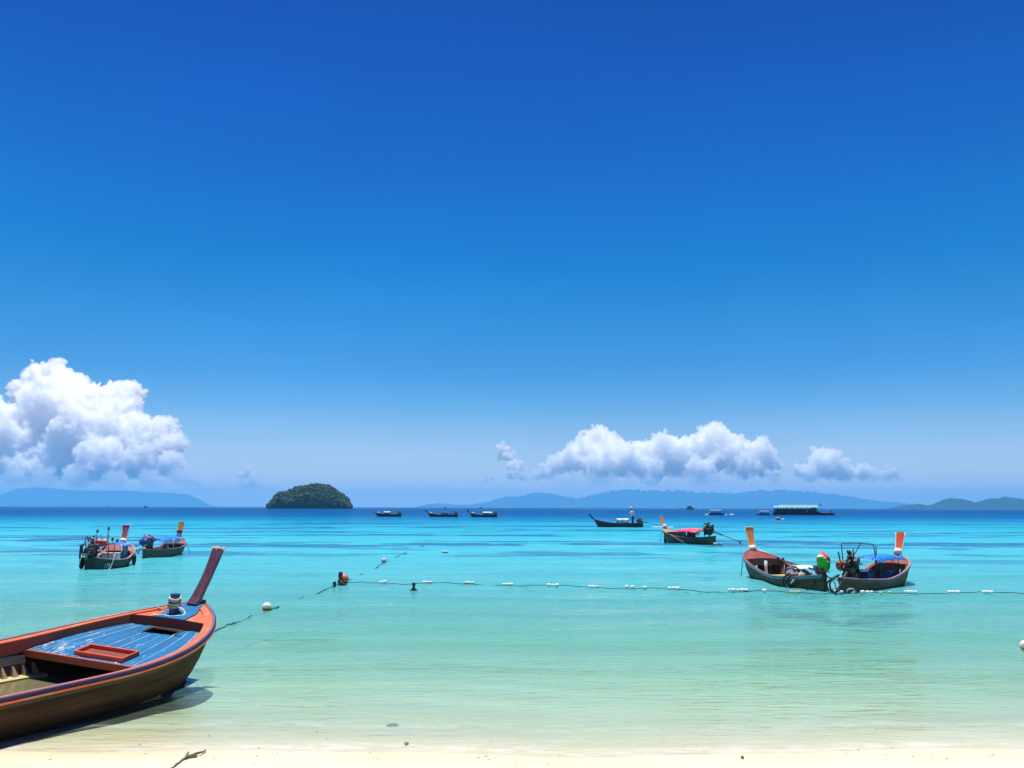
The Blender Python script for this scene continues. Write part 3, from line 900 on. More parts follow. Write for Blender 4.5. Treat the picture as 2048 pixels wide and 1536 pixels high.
BLACK = paint('black_rubber', (.012, .012, .014), (.03, .03, .03), .6, .5, 8, (1, 1, 1), .3, .3)
ENGINE_DARK = paint('oily_engine', (.018, .02, .02), (.06, .05, .04), .5, .6, 14, (1, 1, 1), .4, .5)
STEEL = paint('dull_steel', (.10, .12, .13), (.20, .15, .10), .45, .6, 12, (1, 1, 1), .3, .6)
ORANGE_METAL = paint('orange_enamel', (.6, .16, .06), (.3, .1, .05), .4, .5, 10, (1, 1, 1), .2, .5)
ROPE = paint('pale_rope', (.52, .43, .28), (.33, .26, .16), .85, .6, 40, (1, 1, 1), .5, .1)
ROPE_WHITE = paint('white_rope', (.75, .73, .68), (.5, .47, .4), .8, .6, 40, (1, 1, 1), .5, .1)
ROPE_DARK = paint('weedy_rope', (.022, .045, .045), (.05, .07, .05), .85, .6, 30, (1, 1, 1), .5, .1)
NET = paint('fishing_net_mesh', (.22, .22, .30), (.12, .12, .2), .9, .7, 30, (1, 1, 1), .8, .1)
POLY = paint('white_polystyrene', (.82, .83, .82), (.66, .66, .62), .7, .5, 9, (1, 1, 1), .2, .2)
PIPE_TEAL = paint('dark_pipe', (.02, .06, .07), (.05, .08, .08), .5, .5, 9, (1, 1, 1), .2, .4)
# ------------------------------------------------------------------ the big boat in the foreground
FB = Hull(7.0, 1.162, 3.41, 4.975, .925, .795, .436, .50, 2.371, keel=.3, tail=.30)
FT = .408
fore = empty('longtail_boat', (-3.992, 11.197, 0), 0, 'large beached longtail boat with red-orange rails and flaking blue deck', 'boat', rot=(.043, 0, math.pi / 2 - FT))
FHULL = paint('olive_brown_hull', (.040, .020, .010), (.095, .055, .032), .75, .8, 2.2, (.3, 1, 2.6), .25, .12)
FTOP = paint('grey_top_strake', (.075, .058, .038), (.04, .03, .02), .75, .6, 5, (.5, 1, 2), .3, .25)
# lapped strakes, each a plank of its own
VB = [.0, .13, .27, .41, .55, .70, .85, 1.0]
ts = FB.stations(n=46, p=1.9)
for sd in (1, -1):
    for k in range(7):
        mb = MB(); rows = []
        for t in ts:
            a = FB.pt(t, VB[k] + .002, sd, .003); b = FB.pt(t, VB[k] * .5 + VB[k + 1] * .5, sd, .0); c = FB.pt(t, VB[k + 1] - .002, sd, .002)
            rows.append([a, b, c, FB.pt(t, VB[k + 1] - .004, sd, .03), FB.pt(t, VB[k] + .004, sd, .04)])
        mb.grid(rows, smooth=False, wrap=True); mb.build('strake', FTOP if k == 0 else FHULL, fore)
mb = MB()
mb.grid([[FB.pt(t, j / 11, 1, .02) for j in range(12)] + [FB.pt(t, j / 11, -1, .02) for j in range(11, -1, -1)] for t in ts]); mb.build('hull', FHULL, fore)
mb = MB(); mb.prism([(p.y, p.z) for p in [FB.pt(7.0, j / 9, 1) for j in range(10)] + [FB.pt(7.0, j / 9, -1) for j in range(8, -1, -1)]], 0, .04)
mb.v = [(-7.0 + z, x, y) for x, y, z in mb.v]; mb.build('transom', FHULL, fore)
mb = MB(); mb.tube([FB.pt(0, v, 1) + Vector((.015, 0, 0)) for v in (0, .2, .4, .6, .8, 1)], [.045, .042, .04, .035, .03, .03], 8); mb.build('stem_post', FHULL, fore)
# rails: orange side deck, bead painted the lilac of the rail's sunlit top, dark purple face, orange lip
tr = FB.stations(0, 6.95, 64, 1.9)
FORANGE = paint('coral_orange_paint', (.68, .125, .045), (.42, .26, .17), .5, .8, 13, (.4, 1, 1), .3, .35, .585, .025)
FRED = paint('brick_red_paint', (.42, .08, .035), (.22, .10, .06), .55, .75, 9, (.4, 1, 1), .3, .35, .56, .04)
for sd in (1, -1):
    sweep(FB, tr, [(-.115, -.005), (-.022, .0), (-.022, -.02), (-.115, -.02)], sd).build('side_deck', FORANGE, fore)
    sweep(FB, tr, [(-.024, -.012), (-.024, .010), (-.016, .017), (.002, .017), (.006, .010), (.006, -.012)], sd).build('rail_bead', LILAC, fore)
    sweep(FB, tr, [(.003, -.024), (.003, .010), (.014, .008), (.023, -.003), (.025, -.018), (.021, -.024)], sd).build('rub_rail', PURPLE, fore)
    sweep(FB, tr, [(.0, -.046), (.0, -.025), (.028, -.026), (.031, -.033), (.024, -.046)], sd).build('rail_lip', FORANGE, fore)
    # inner bulwark: red painted board under the side deck, stringer, dark lining below
    tb = FB.stations(.5, 6.9, 40, 1.0)
    mb = MB(); mb.grid([[FB.edge(t, o, z, sd) for o, z in ((-.085, -.02), (-.105, -.15), (-.125, -.155), (-.105, -.02))] for t in tb], smooth=False, wrap=True); mb.build('bulwark_board', FRED, fore)
    tb2 = FB.stations(1.68, 6.9, 30, 1.0)
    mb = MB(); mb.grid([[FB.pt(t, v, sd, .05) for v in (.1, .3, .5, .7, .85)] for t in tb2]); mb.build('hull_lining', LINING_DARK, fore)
    mb = MB(); mb.grid([[Vector((-t, sd * (FB.w(t) - o), z)) for o, z in ((.13, .285), (.115, .285), (.14, .195), (.165, .195))] for t in FB.stations(1.66, 6.8, 24, 1.0)], smooth=False, wrap=True)
    mb.f += [(0, 1, 2, 3)]; mb.sm += [False]
    st = mb.build('stringer', paint('weathered_board', (.42, .31, .21), (.27, .18, .11), .75, .7, 5, (.6, 3, 3), .35, .2), fore)
    for k in range(9):
        t = 1.86 + k * .19 + (k % 2) * .07; hb = MB()
        hb.tube([(-t, sd * (FB.w(t) - .128), .25 - .03 * (k % 2)), (-t, sd * (FB.w(t) - .1365), .249 - .03 * (k % 2))], .009, 7); hb.build('peg_hole', simple('dark_hole', (.012, .01, .008)), st)
    for k in range(24):
        t = 1.56 + k * .125; yb = FB.w(t) * .83 - .07; yt = FB.w(t) * .90 - .055
        mb = MB(); mb.add([(-t + dx, sd * y, z) for y, z, w_ in ((yb, .04, .035), (yb + .05, .04, .035), (yt + .045, .185, .009), (yt, .185, .009)) for dx in (-w_, w_)],
               [(0, 1, 3, 2), (4, 5, 7, 6), (0, 2, 4, 6), (1, 7, 5, 3), (0, 6, 7, 1), (2, 3, 5, 4)])
        mb.build('rib', paint('worn_rib_wood', (.36, .26, .15), (.22, .15, .09), .8, .6, 8, (1, 1, 1), .3, .2), fore)
    mb = MB(); mb.grid([[Vector((-t, sd * (FB.w(t) * .83 - o), z)) for o, z in ((-.01, .078), (.12, .066), (.12, .03), (-.01, .03))] for t in FB.stations(1.49, 6.8, 24, 1.0)], smooth=False, wrap=True)
    mb.f += [(0, 1, 2, 3)]; mb.sm += [False]
    mb.build('footing_shelf', paint('yellowed_wood', (.48, .42, .20), (.33, .27, .13), .7, .6, 6, (1, 1, 1), .3, .3), fore)
# water that has collected in the bottom
m, n, l, out = nt('bilge_water')
b = n.new('ShaderNodeBsdfPrincipled'); g = n.new('ShaderNodeNewGeometry')
f_ = noise_(n, l, g.outputs['Position'], 2.0, detail=4)
l.new(mixc(n, l, (.20, .18, .085), (.13, .13, .075), mrange(n, l, f_, .3, .7)), b.inputs['Base Color'])
b.inputs['Roughness'].default_value = .08
bp = n.new('ShaderNodeBump'); bp.inputs['Strength'].default_value = .35; bp.inputs['Distance'].default_value = .02
l.new(noise_(n, l, g.outputs['Position'], 5.0, detail=3), bp.inputs['Height']); l.new(bp.outputs[0], b.inputs['Normal']); l.new(b.outputs[0], out.inputs['Surface'])
mb = MB(); mb.grid([[Vector((-t, u * (FB.w(t) * .86), .046)) for u in (-1, -.5, 0, .5, 1)] for t in FB.stations(.7, 6.9, 20, 1.0)]); mb.build('bilge_water', m, fore)
# main deck: planks following the plan of the hull
def deck_z(x): return .659 + .197 * x
m, n, l, out = nt('flaking_blue_paint')
b = n.new('ShaderNodeBsdfPrincipled'); tc = n.new('ShaderNodeTexCoord'); O = tc.outputs['Object']
c = mixc(n, l, (.001, .095, .235), (.002, .165, .37), mrange(n, l, noise_(n, l, O, 3, (1, 4, 1), 5, .6), .3, .7))
sp = n.new('ShaderNodeSeparateXYZ'); l.new(O, sp.inputs[0])
aft = mrange(n, l, sp.outputs['X'], -1.7, -.75, .0, .10)       # paint scuffed more towards the aft edge
port = mrange(n, l, sp.outputs['Y'], -.4, .8, .03, -.02)
chip = noise_(n, l, O, 20, (.35, 1, 1), 7, .68)
thr = math_(n, l, 'ADD', math_(n, l, 'ADD', .55, aft), port)
wear = mrange(n, l, math_(n, l, 'SUBTRACT', chip, thr), 0, .05)
c = mixc(n, l, c, (.62, .64, .66), math_(n, l, 'MULTIPLY', wear, .85))
scuff = mrange(n, l, noise_(n, l, O, 5, (.3, 1.2, 1), 4, .6), .42, .66)
c = mixc(n, l, c, (.11, .24, .45), math_(n, l, 'MULTIPLY', scuff, math_(n, l, 'SUBTRACT', .22, math_(n, l, 'MULTIPLY', aft, 2.0))))
l.new(c, b.inputs['Base Color']); b.inputs['Roughness'].default_value = .55; b.inputs['Specular IOR Level'].default_value = .22
bp = n.new('ShaderNodeBump'); bp.inputs['Strength'].default_value = .4; bp.inputs['Distance'].default_value = .004
l.new(math_(n, l, 'SUBTRACT', chip, math_(n, l, 'MULTIPLY', wear, .4)), bp.inputs['Height']); l.new(bp.outputs[0], b.inputs['Normal']); l.new(b.outputs[0], out.inputs['Surface'])
BLUE_DECK = m
EDGE_WORN = paint('bare_plank_edge', (.55, .55, .55), (.10, .20, .42), .7, .8, 14, (.4, 1, 1), .3, .2)
NP = 10
XA, XF = -1.63, -.57
for k in range(NP):
    rows = []
    for i in range(15):
        x = XA + (XF - XA) * i / 14
        t = -x; hw_ = (FB.w(t) - .105)
        wA = .865
        y0, y1 = -hw_ + 2 * hw_ * k / NP + .006, -hw_ + 2 * hw_ * (k + 1) / NP - .006
        rows.append((x, y0, y1))
    hatch = (-.765, -.575, -.28, .20)             # x0, x1, y0, y1 of the hatch hole
    segs = []
    pts_in = [r for r in rows if not (hatch[0] < r[0] and not (r[2] <= hatch[2] or r[1] >= hatch[3]))]
    use = pts_in if len(pts_in) < 15 else rows
    full = len(use) == 15
    def slab(rr_):
        mb = MB(); R4 = []
        dzk = .004 * math.sin(k * 2.3)
        for x, y0, y1 in rr_:
            z = deck_z(x) + dzk
            R4.append([Vector((x, y0, z - .004)), Vector((x, y0 + .006, z)), Vector((x, y1 - .006, z)), Vector((x, y1, z - .004)), Vector((x, y1, z - .026)), Vector((x, y0, z - .026))])
        mb.grid(R4, smooth=False, wrap=True)
        mb.f += [tuple(range(6)), tuple(len(mb.v) - 6 + i for i in range(6))]; mb.sm += [False, False]
        return mb
    if full: slab(rows).build('deck_plank', BLUE_DECK, fore)
    else:
        xs_ = hatch[0]; tq = -xs_; hq = FB.w(tq) - .105
        cut = use + [(xs_, -hq + 2 * hq * k / NP + .006, -hq + 2 * hq * (k + 1) / NP - .006)]
        slab(cut).build('deck_plank', BLUE_DECK, fore)
        # the sliver beside the hole, where a plank is only partly cut
        y0, y1 = rows[-3][1], rows[-3][2]
        for a_, b_ in ((y0, min(y1, hatch[2])), (max(y0, hatch[3]), y1)):
            if b_ - a_ > .02: slab([(xs_ + .003, a_, b_), (-.578, a_, b_)]).build('deck_plank', BLUE_DECK, fore)
    # worn pale seam strip, slightly below the planks
    if k:
        mb = MB(); R4 = []
        for x, y0, y1 in rows:
            if hatch[0] < x and hatch[2] < y0 < hatch[3]: continue
            z = deck_z(x) - .0035
            R4.append([Vector((x, y0 - .0125, z)), Vector((x, y0 + .0005, z)), Vector((x, y0 + .0005, z - .02)), Vector((x, y0 - .0125, z - .02))])
        mb.grid(R4, smooth=False, wrap=True); mb.build('seam_strip', EDGE_WORN, fore)
# hatch rim and dark well
HM = simple('hatch_dark_paint', (.10, .035, .02))
mb = MB()
for (x0_, x1_, y0_, y1_) in ((-.765, -.575, -.28, -.262), (-.765, -.575, .182, .20), (-.765, -.750, -.262, .182)):
    xm = (x0_ + x1_) / 2; mb.box((xm, (y0_ + y1_) / 2, deck_z(xm) - .05), (x1_ - x0_, y1_ - y0_, .085), Matrix.Rotation(-.195, 3, 'Y'))
mb.build('hatch_rim', HM, fore)
mb = MB(); mb.box((-.579, -.04, deck_z(-.579) - .012), (.016, .5, .024), Matrix.Rotation(-.195, 3, 'Y')); mb.build('hatch_sill', BARE, fore)
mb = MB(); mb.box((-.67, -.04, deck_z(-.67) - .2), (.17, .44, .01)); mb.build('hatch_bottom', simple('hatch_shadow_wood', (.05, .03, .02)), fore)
# aft edge beam of the deck
hA = FB.w(1.63) - .11
mb = MB(); mb.box((-1.648, 0, deck_z(-1.64) - .034), (.032, 2 * hA + .06, .078), bev=.004); mb.build('deck_beam', FRED, fore)
for k in range(3):
    mb = MB(); x = -1.35 + k * .3; mb.box((x, 0, deck_z(x) - .06), (.05, 2 * (FB.w(-x) - .16), .06)); mb.build('deck_bearer', BARE_DARK, fore)
# raised red frame let into the deck
fr_ = empty('hatch_frame', (0, 0, 0)); fr_.parent = fore
cx, cy_ = -1.475, -.065
RB = Matrix.Rotation(-.195, 3, 'Y')
for (dx, dy, sx_, sy_) in ((.105, 0, .018, .74), (-.105, 0, .018, .74), (0, .36, .192, .018), (0, -.36, .192, .018)):
    mb = MB(); mb.box((cx + dx, cy_ + dy, deck_z(cx + dx) + .022), (sx_, sy_, .052), RB, bev=.003); mb.build('frame_board', paint('vermilion_paint', (.80, .12, .035), (.6, .09, .03), .45, .5, 7, (1, 1, 1), .2, .4), fr_)
mb = MB(); mb.box((cx, cy_, deck_z(cx) + .004), (.19, .70, .006), RB); mb.build('frame_bottom', paint('maroon_board', (.22, .03, .015), (.16, .03, .02), .6, .5, 7), fr_)
# foredeck, coaming and blue wedge
def fz(t, y=0): return FB.z(t) - .006
mb = MB()
rows = []
for i in range(16):
    t = .02 + (.56 - .02) * i / 15; hw_ = max(.01, FB.w(t) - .10)
    rows.append([Vector((-t, u * hw_, fz(t) + .018 * (1 - u * u))) for u in [j / 8 - 1 for j in range(17)]])
mb.grid(rows, smooth=True); mb.build('foredeck', FORANGE, fore)
mb = MB(); hC = FB.w(.57) - .10
P_ = [(-hC + 2 * hC * j / 16) for j in range(17)]
top = [Vector((-.562, y, fz(.56) + .018 * (1 - (y / hC) ** 2) + .004)) for y in P_]
bot = [Vector((-.575, y, deck_z(-.575) - .03)) for y in P_]
mb.grid([top, bot, [p + Vector((.03, 0, 0)) for p in bot], [p + Vector((.03, 0, 0)) for p in top], top], smooth=False); mb.build('coaming', paint('dark_red_board', (.20, .035, .022), (.13, .03, .02), .6, .6, 6, (1, 1, 1), .25, .25), fore)
mb = MB(); rows = []
for i in range(12):
    t = .06 + (.567 - .06) * i / 11
    a_ = .10 + (.24 - .10) * min(1, max(0, (t - .06) / .3)) if t < .36 else .24 - (.24 - .235) * (t - .36) / .2
    hw_ = min(a_, max(.02, FB.w(t) - .105))
    rows.append([Vector((-t, u * hw_ - .04 * (t / .57), fz(t) + .018 * (1 - (u * hw_ / .6) ** 2) + .012)) for u in (-1, -.6, -.2, .2, .6, 1)] )
mb.grid(rows, smooth=False)
nv_ = len(mb.v); mb.v += [(x, y, z - .011) for x, y, z in mb.v]
R_, C_ = 12, 6
ring = [i for i in range(C_)] + [r * C_ + C_ - 1 for r in range(1, R_)] + [(R_ - 1) * C_ + c for c in range(C_ - 2, -1, -1)] + [r * C_ for r in range(R_ - 2, 0, -1)]
for a_, b_ in zip(ring, ring[1:] + ring[:1]): mb.f.append((a_, b_, b_ + nv_, a_ + nv_)); mb.sm.append(False)
mb.build('bow_panel', BLUE_DECK, fore)
# mooring post
mb = MB(); mb.box((-.42, .04, .80), (.085, .088, .27), bev=.008); mb.build('mooring_post', paint('blue_post_paint', (.004, .045, .15), (.01, .08, .22), .5, .5, 8, (1, 1, 1), .25, .35), fore)
# prow
ppath = [(-.15, .770), (-.09, .855), (-.024, .967), (.045, 1.08), (.10, 1.19), (.15, 1.29), (.19, 1.38), (.222, 1.455)]
pw = [.185, .172, .165, .165, .172, .182, .194, .205]
pt_ = [.075, .06, .05, .045, .042, .04, .038, .036]
prow = prow_plank(fore, ppath, pw, pt_, paint('plum_varnish', (.10, .038, .045), (.20, .11, .11), .22, .5, 6, (2, 2, .5), .12, 1.0), 'prow')
mb = MB()
for j in range(6):
    y = -.09 + .036 * j
    mb.box((.2265, y, 1.4555 + .006 * math.cos(j * 2.1)), (.044, .0356, .042 + .008 * (j % 2)), Matrix.Rotation(.35, 3, 'Y'), bev=.006)
mb.build('prow_cap', CREAM, prow)
mb = MB(); mb.box((-.015, -.0, .80), (.07, .13, .05), bev=.01); mb.build('stem_head', paint('dark_plum_wood', (.11, .05, .06), (.2, .1, .1), .6, .5, 8), fore)
# rope wound round the post, its loose end on the deck
MW = fore.matrix_basis.copy()
rp = empty('mooring_rope', MW @ Vector((-.42, .04, .72)), 0, 'weathered pale rope coiled round the blue post on the big boat bow', 'rope', rot=fore.rotation_euler)
def rl(p): return Vector(p) - Vector((-.42, .04, .72))
r_ = random.Random(5)
for k in range(6):
    z = .775 + k * .021; tilt = r_.uniform(-.012, .012)
    a_ = .057 + r_.uniform(0, .008)
    loop = [rl((-.42 + a_ * sx_ , .04 + a_ * sy_, z + tilt * (sx_ + sy_))) for sx_, sy_ in ((1, -.55), (1, .55), (.55, 1), (-.55, 1), (-1, .55), (-1, -.55), (-.55, -1), (.55, -1))]
    mb = MB(); mb.tube(loop, .0115, 6, closed=True); mb.build('rope_turn', ROPE_WHITE if k in (2, 5) else ROPE, rp)
dk = lambda t, y: fz(t) + .018 + .014
bent_tube(rp, 'rope_tail', [rl(p) for p in ((-.47, .0, .79), (-.40, -.07, .76), (-.43, -.14, dk(.43, 0)), (-.50, -.10, dk(.5, 0)), (-.535, .0, dk(.53, 0)), (-.52, .10, dk(.52, 0)), (-.55, .19, dk(.55, 0)), (-.545, .26, dk(.545, 0)))], .009, ROPE_WHITE, amp=.003)
bent_tube(rp, 'rope_tail', [rl(p) for p in ((-.37, .09, .80), (-.34, .16, .76), (-.33, .24, dk(.33, 0)), (-.36, .32, dk(.36, 0)), (-.33, .40, dk(.33, 0) + .0))], .009, ROPE, amp=.003)
bent_tube(rp, 'rope_tail', [rl(p) for p in ((-.44, -.02, .80), (-.42, -.09, .745), (-.38, -.115, dk(.4, 0)), (-.47, -.145, dk(.47, 0)), (-.52, -.08, dk(.52, 0)))], .008, ROPE_WHITE, amp=.003)
# ------------------------------------------------------------------ the moored long-tail boats
class Boat:
    def __init__(s, P, label, group='long-tail boats moored in the shallows', name='longtail_boat'):
        bx, by, th, L = P[:4]
        s.h = Hull(*P[3:])
        s.th = th; s.root = empty(name, (bx, by, 0), math.pi / 2 - th, label, 'boat', group)
        s.M = Matrix.Translation((bx, by, 0)) @ Matrix.Rotation(math.pi / 2 - th, 4, 'Z')
    def at(s, px, py, z):
        p = s.M.inverted() @ unproj(px, py, z); return Vector((p.x, p.y, z))
    def world(s, p): return s.M @ Vector(p)
    def thing(s, name, p, label, cat, group=None):
        return empty(name, s.world(p), math.pi / 2 - s.th, label, cat, group)

def dress(B, hull_mat, flange, rail, rub, zf=.06, fd=.75, fdmat=None, boards=BARE, board_a=.9, nb=5, ribs=5, thwarts=(), co_drop=.16, fl=.085):
    h, r = B.h, B.root
    hull_shell(h, hull_mat, r)
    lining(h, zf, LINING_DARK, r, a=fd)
    ts = h.stations(0, h.L, 44)
    for sd in (1, -1):
        sweep(h, ts, [(-fl, -.004), (-.02, .004), (-.02, -.02), (-fl, -.02)], sd).build('side_deck', flange, r)
        sweep(h, ts, [(-.022, -.015), (-.022, .014), (-.01, .022), (.014, .022), (.022, .012), (.022, -.012)], sd).build('gunwale', rail, r)
        sweep(h, ts, [(-.004, -.055), (-.004, -.017), (.020, -.018), (.024, -.036), (.018, -.055)], sd).build('rub_rail', rub, r)
    fdmat = fdmat or flange
    mb = MB(); rows = []
    for i in range(14):
        t = .02 + (fd - .02) * i / 13; hw_ = max(.008, h.w(t) - .06)
        rows.append([Vector((-t, u * hw_, h.z(t) - .004 + .03 * (1 - u * u))) for u in [j / 6 - 1 for j in range(13)]])
    mb.grid(rows)
    mb.build('foredeck', fdmat, r)
    hw_ = h.w(fd) - .06
    top = [Vector((-fd + .004, u * hw_, h.z(fd) + .03 * (1 - u * u) + .012)) for u in [j / 6 - 1 for j in range(13)]]
    bot = [Vector((p.x - .006, p.y, h.z(fd) - co_drop)) for p in top]
    mb = MB(); mb.grid([top, bot, [p + Vector((.025, 0, 0)) for p in bot], [p + Vector((.025, 0, 0)) for p in top], top], smooth=False); mb.build('coaming', LINING_DARK, r)
    floor_boards(h, zf, boards, r, board_a, h.L - .1, nb)
    for sd in (1, -1):
        for k in range(ribs):
            t = fd + .25 + (h.L - fd - .7) * k / max(1, ribs - 1)
            mb = MB()
            a_ = h.pt(t, .1, sd, .06); b_ = h.pt(t, (h.z(t) - zf) / (h.z(t) + h.keel), sd, .07)
            mb.tube([a_, (a_ + b_) / 2 + Vector((0, sd * .012, 0)), b_], .018, 5); mb.build('rib', WHITE, r)
    for t in thwarts:
        mb = MB(); z = h.z(t) - .1; mb.box((-t, 0, z), (.2, 2 * (h.w(t) * .95 - .05), .025), bev=.004); mb.build('thwart', BARE, r)

def simple_prow(B, px_base, px_top, wb, wt, mat, edge=None, band=None, tip=None, curve=.25, back=0.0):
    """prow from base pixel to top pixel, standing in the boat's plane of symmetry"""
    h = B.h; d = math.cos(B.th)
    def onmid(px, py):
        u = (px - 1024) / FPX; v = (py - 768 + (px - 1024) * math.sin(ROLL)) / FPX
        c, s_ = math.cos(PITCH), math.sin(PITCH); D = Vector((u, c + v * s_, s_ - v * c))
        return D
    y0 = B.root.location.y + .03
    b0 = at_dist(*px_base, y0); t0 = at_dist(*px_top, y0 + .25)
    zb_, zt_ = b0.z, t0.z
    rake = (back or .30) * 1.7
    path, ws, th = [], [], []
    for i in range(8):
        k = i / 7
        path.append((-.06 + rake * (k ** (1 - curve) if curve < .9 else k), zb_ - .04 + (zt_ - zb_ + .04) * k))
        ws.append(wb + (wt - wb) * k ** 1.3); th.append(.06 - .025 * k)
    p = prow_plank(B.root, path, ws, th, mat, edge=edge)
    if band:
        bm_ = MB(); bm_.tube([(path[0][0] - .005, 0, path[0][1] + .0), (path[1][0], 0, path[1][1] + .03)], [wb * .68, wb * .6], 10); bm_.build('prow_band', band, p)
    if tip:
        t_ = MB(); t_.box((path[-1][0], 0, path[-1][1] + .008), (.05, wt * 1.06, .03), bev=.005); t_.build('prow_cap', tip, p)
    return p, path

# ---- A: boat with the shaft swung inboard, its motor wrapped in bright cloth
A = Boat([7.288, 26.233, -0.074, 4.948, 0.598, 1.835, 3.878, 0.794, 0.756, 0.196, 0.379, 3.672, .9, .6, 1.5], 'open longtail boat with pale orange prow, motor wrapped in green cloth')
dress(A, HULL_DARK, MAROON, LILAC, TEAL_RAIL, fd=.9, thwarts=(2.3,), board_a=1.0)
simple_prow(A, (1507, 1096), (1499.5, 1052), .17, .25, paint('pale_orange_varnish', (.95, .26, .05), (.92, .36, .12), .4, .6, 5, (2, 2, .6), .15, .5), edge=WHITE, band=CREAM, tip=WHITE, back=.16)
q = A.at(1521, 1113, .45); mb = MB(); mb.tube([(-1.2, .05, .06), (-1.2, .05, .50)], .045, 8); mb.build('bollard', WHITE, A.root)
for x in (-2.1, -2.75):
    mb = MB(); mb.tube([(x, -.42, .1), (x, -.46, .34)], .025, 6); mb.build('stanchion', WHITE, A.root)
eng = engine(A.root, (-4.4, -.14, .44), math.pi - .08, .03, 3.25, (ENGINE_DARK, ENGINE_DARK, STEEL), tiller=(.45, .03), guard=True, shaft_r=.022, scale=.8)
mb = MB(); mb.tube([(-1.7, .1, .42), (-1.65, .1, .3), (-1.7, .08, .06)], .03, 6); mb.build('shaft_rest', BLACK, A.root)
for pts in (((-4.5, .12, .4), (-4.3, .26, .3), (-4.0, .38, .05), (-3.75, .50, -.02), (-3.7, .54, .2), (-3.9, .46, .34)), ((-4.6, .1, .36), (-4.75, .16, .2), (-4.6, .36, -.02), (-4.1, .52, -.04), (-3.85, .54, .1), (-4.0, .46, .3))):
    bent_tube(A.root, 'cooling_hose', pts, .018, BLACK, 7)
bent_tube(A.root, 'bow_line', [(.01, .12, .72), (-.02, .3, .5), (-.2, .42, .2), (-.32, .5, -.05)], .012, ROPE_DARK, 5, amp=.003)
bent_tube(A.root, 'stern_line', [(-4.85, -.08, .36), (-5.0, -.2, .25), (-5.05, -.24, .05), (-5.1, -.25, -.1)], .012, ROPE_DARK, 5)
bent_tube(A.root, 'stern_line', [(-4.85, -.05, .36), (-5.0, -.3, .26), (-4.95, -.42, .15), (-4.9, -.5, -.05)], .01, ROPE_DARK, 5)
mb = MB(); mb.box((-4.1, .47, .16), (.2, .02, .03), Matrix.Rotation(.5, 3, 'Y')); mb.build('hull_mark', WHITE, A.root)
# the wrapped motor cover: crumpled cloth bag in three colours
def wrapped(B, c, size, seed, faces_mats, label, rot=0.0):
    t = B.thing('engine_cover', c, label, 'cloth cover')
    r = random.Random(seed); n, m_ = 16, 12
    def P(i, j):
        a = 2 * math.pi * j / n; k = i / (m_ - 1)
        prof_ = [.62, .85, .93, .97, 1.0, 1.02, 1.05, 1.06, 1.0, .80, .45, .06][i]
        q = Vector((math.cos(a), math.sin(a), 0)); sq = 1 / max(abs(math.cos(a + .5)), abs(math.sin(a + .5))) ** .75
        rad = prof_ * sq * (1 + .09 * mnoise.noise(Vector((math.cos(a) * 2, math.sin(a) * 2, k * 4 + seed))))
        return Vector((q.x * size[0] * rad + .10 * k * size[0], q.y * size[1] * rad, size[2] * (k - .35 + .05 * mnoise.noise(Vector((a, k * 3, seed))) - .12 * k * math.cos(a) + .06 * math.sin(a) * k)))
    G = [[P(i, j) for j in range(n)] for i in range(m_)]
    for name, mat, sel in faces_mats:
        mb = MB()
        idx = {}
        for i in range(m_ - 1):
            for j in range(n):
                if sel(i, (j + .5) / n * 360):
                    q = [G[i][j], G[i][(j + 1) % n], G[i + 1][(j + 1) % n], G[i + 1][j]]
                    f = []
                    for (aa, bb), p in zip(((i, j), (i, (j + 1) % n), (i + 1, (j + 1) % n), (i + 1, j)), q):
                        if (aa, bb) not in idx: idx[(aa, bb)] = len(mb.v); mb.v.append(tuple(p))
                        f.append(idx[(aa, bb)])
                    mb.f.append(tuple(f)); mb.sm.append(True)
        mb.build(name, mat, t)
    return t
cc = Vector((-4.5, -.20, .60))
thr_ = lambda a: 8 - (3 if 190 <= a < 345 else 1 if 150 <= a < 190 else 0)
wrapped(A, cc, (.145, .155, .45), 4, [('green_panel', TARP_GREEN, lambda i, a: i < thr_(a) and not (20 <= a < 110)), ('orange_panel', CLOTH_ORANGE, lambda i, a: i < thr_(a) and 20 <= a < 110), ('white_hem', WHITE, lambda i, a: i == thr_(a) or (i > thr_(a) and 60 <= a < 110)), ('red_top', CLOTH_RED, lambda i, a: i > thr_(a) and not 60 <= a < 110)],
        'crumpled green, orange and red cloth wrapped over a boat motor')
# cargo
def heap(B, p, size, mat, name, label, cat, seed, amp=.3, n=18):
    mb = MB(); mb.ball((0, 0, 0), 1.0, n, 11)
    V = []
    for v in mb.v:
        q = Vector(v); k = 1 + amp * mnoise.fractal(q * 1.7 + Vector((seed, 0, 0)), 1, 2, 4)
        V.append((q.x * size[0] * k, q.y * size[1] * k, max(-.02, q.z * size[2] * k)))
    mb.v = V
    o = mb.build(name, mat); o.location = B.world(p); o.rotation_euler = (0, 0, math.pi / 2 - B.th)
    return tag(o, label, cat)
heap(A, (-3.25, -.05, .07), (.5, .34, .36), NET, 'fishing_net', 'heap of grey-purple fishing net inside the orange prow boat', 'fishing net', 2.2)
t = A.thing('foam_sheet', (-3.2, -.14, .45), 'thin white foam sheet lying over the heap of net', 'foam sheet')
P = [[Vector((-.45 + .9 * i / 8, -.22 + .44 * j / 6, .06 * math.cos(i * .5 - 1.6) + .02 * mnoise.noise(Vector((i * .7, j * .7, 1))))) for j in range(7)] for i in range(9)]
cloth(t, 'sheet', P, POLY)
t = A.thing('yellow_basin', (-3.15, .36, .10), 'round yellow plastic basin by the near side of the boat', 'basin')
mb = MB()
G = [[Vector((math.cos(a) * r_, math.sin(a) * r_, z)) for a in [2 * math.pi * k / 16 for k in range(16)]] for r_, z in ((.10, 0), (.145, .13), (.15, .15), (.135, .13), (.09, .015))]
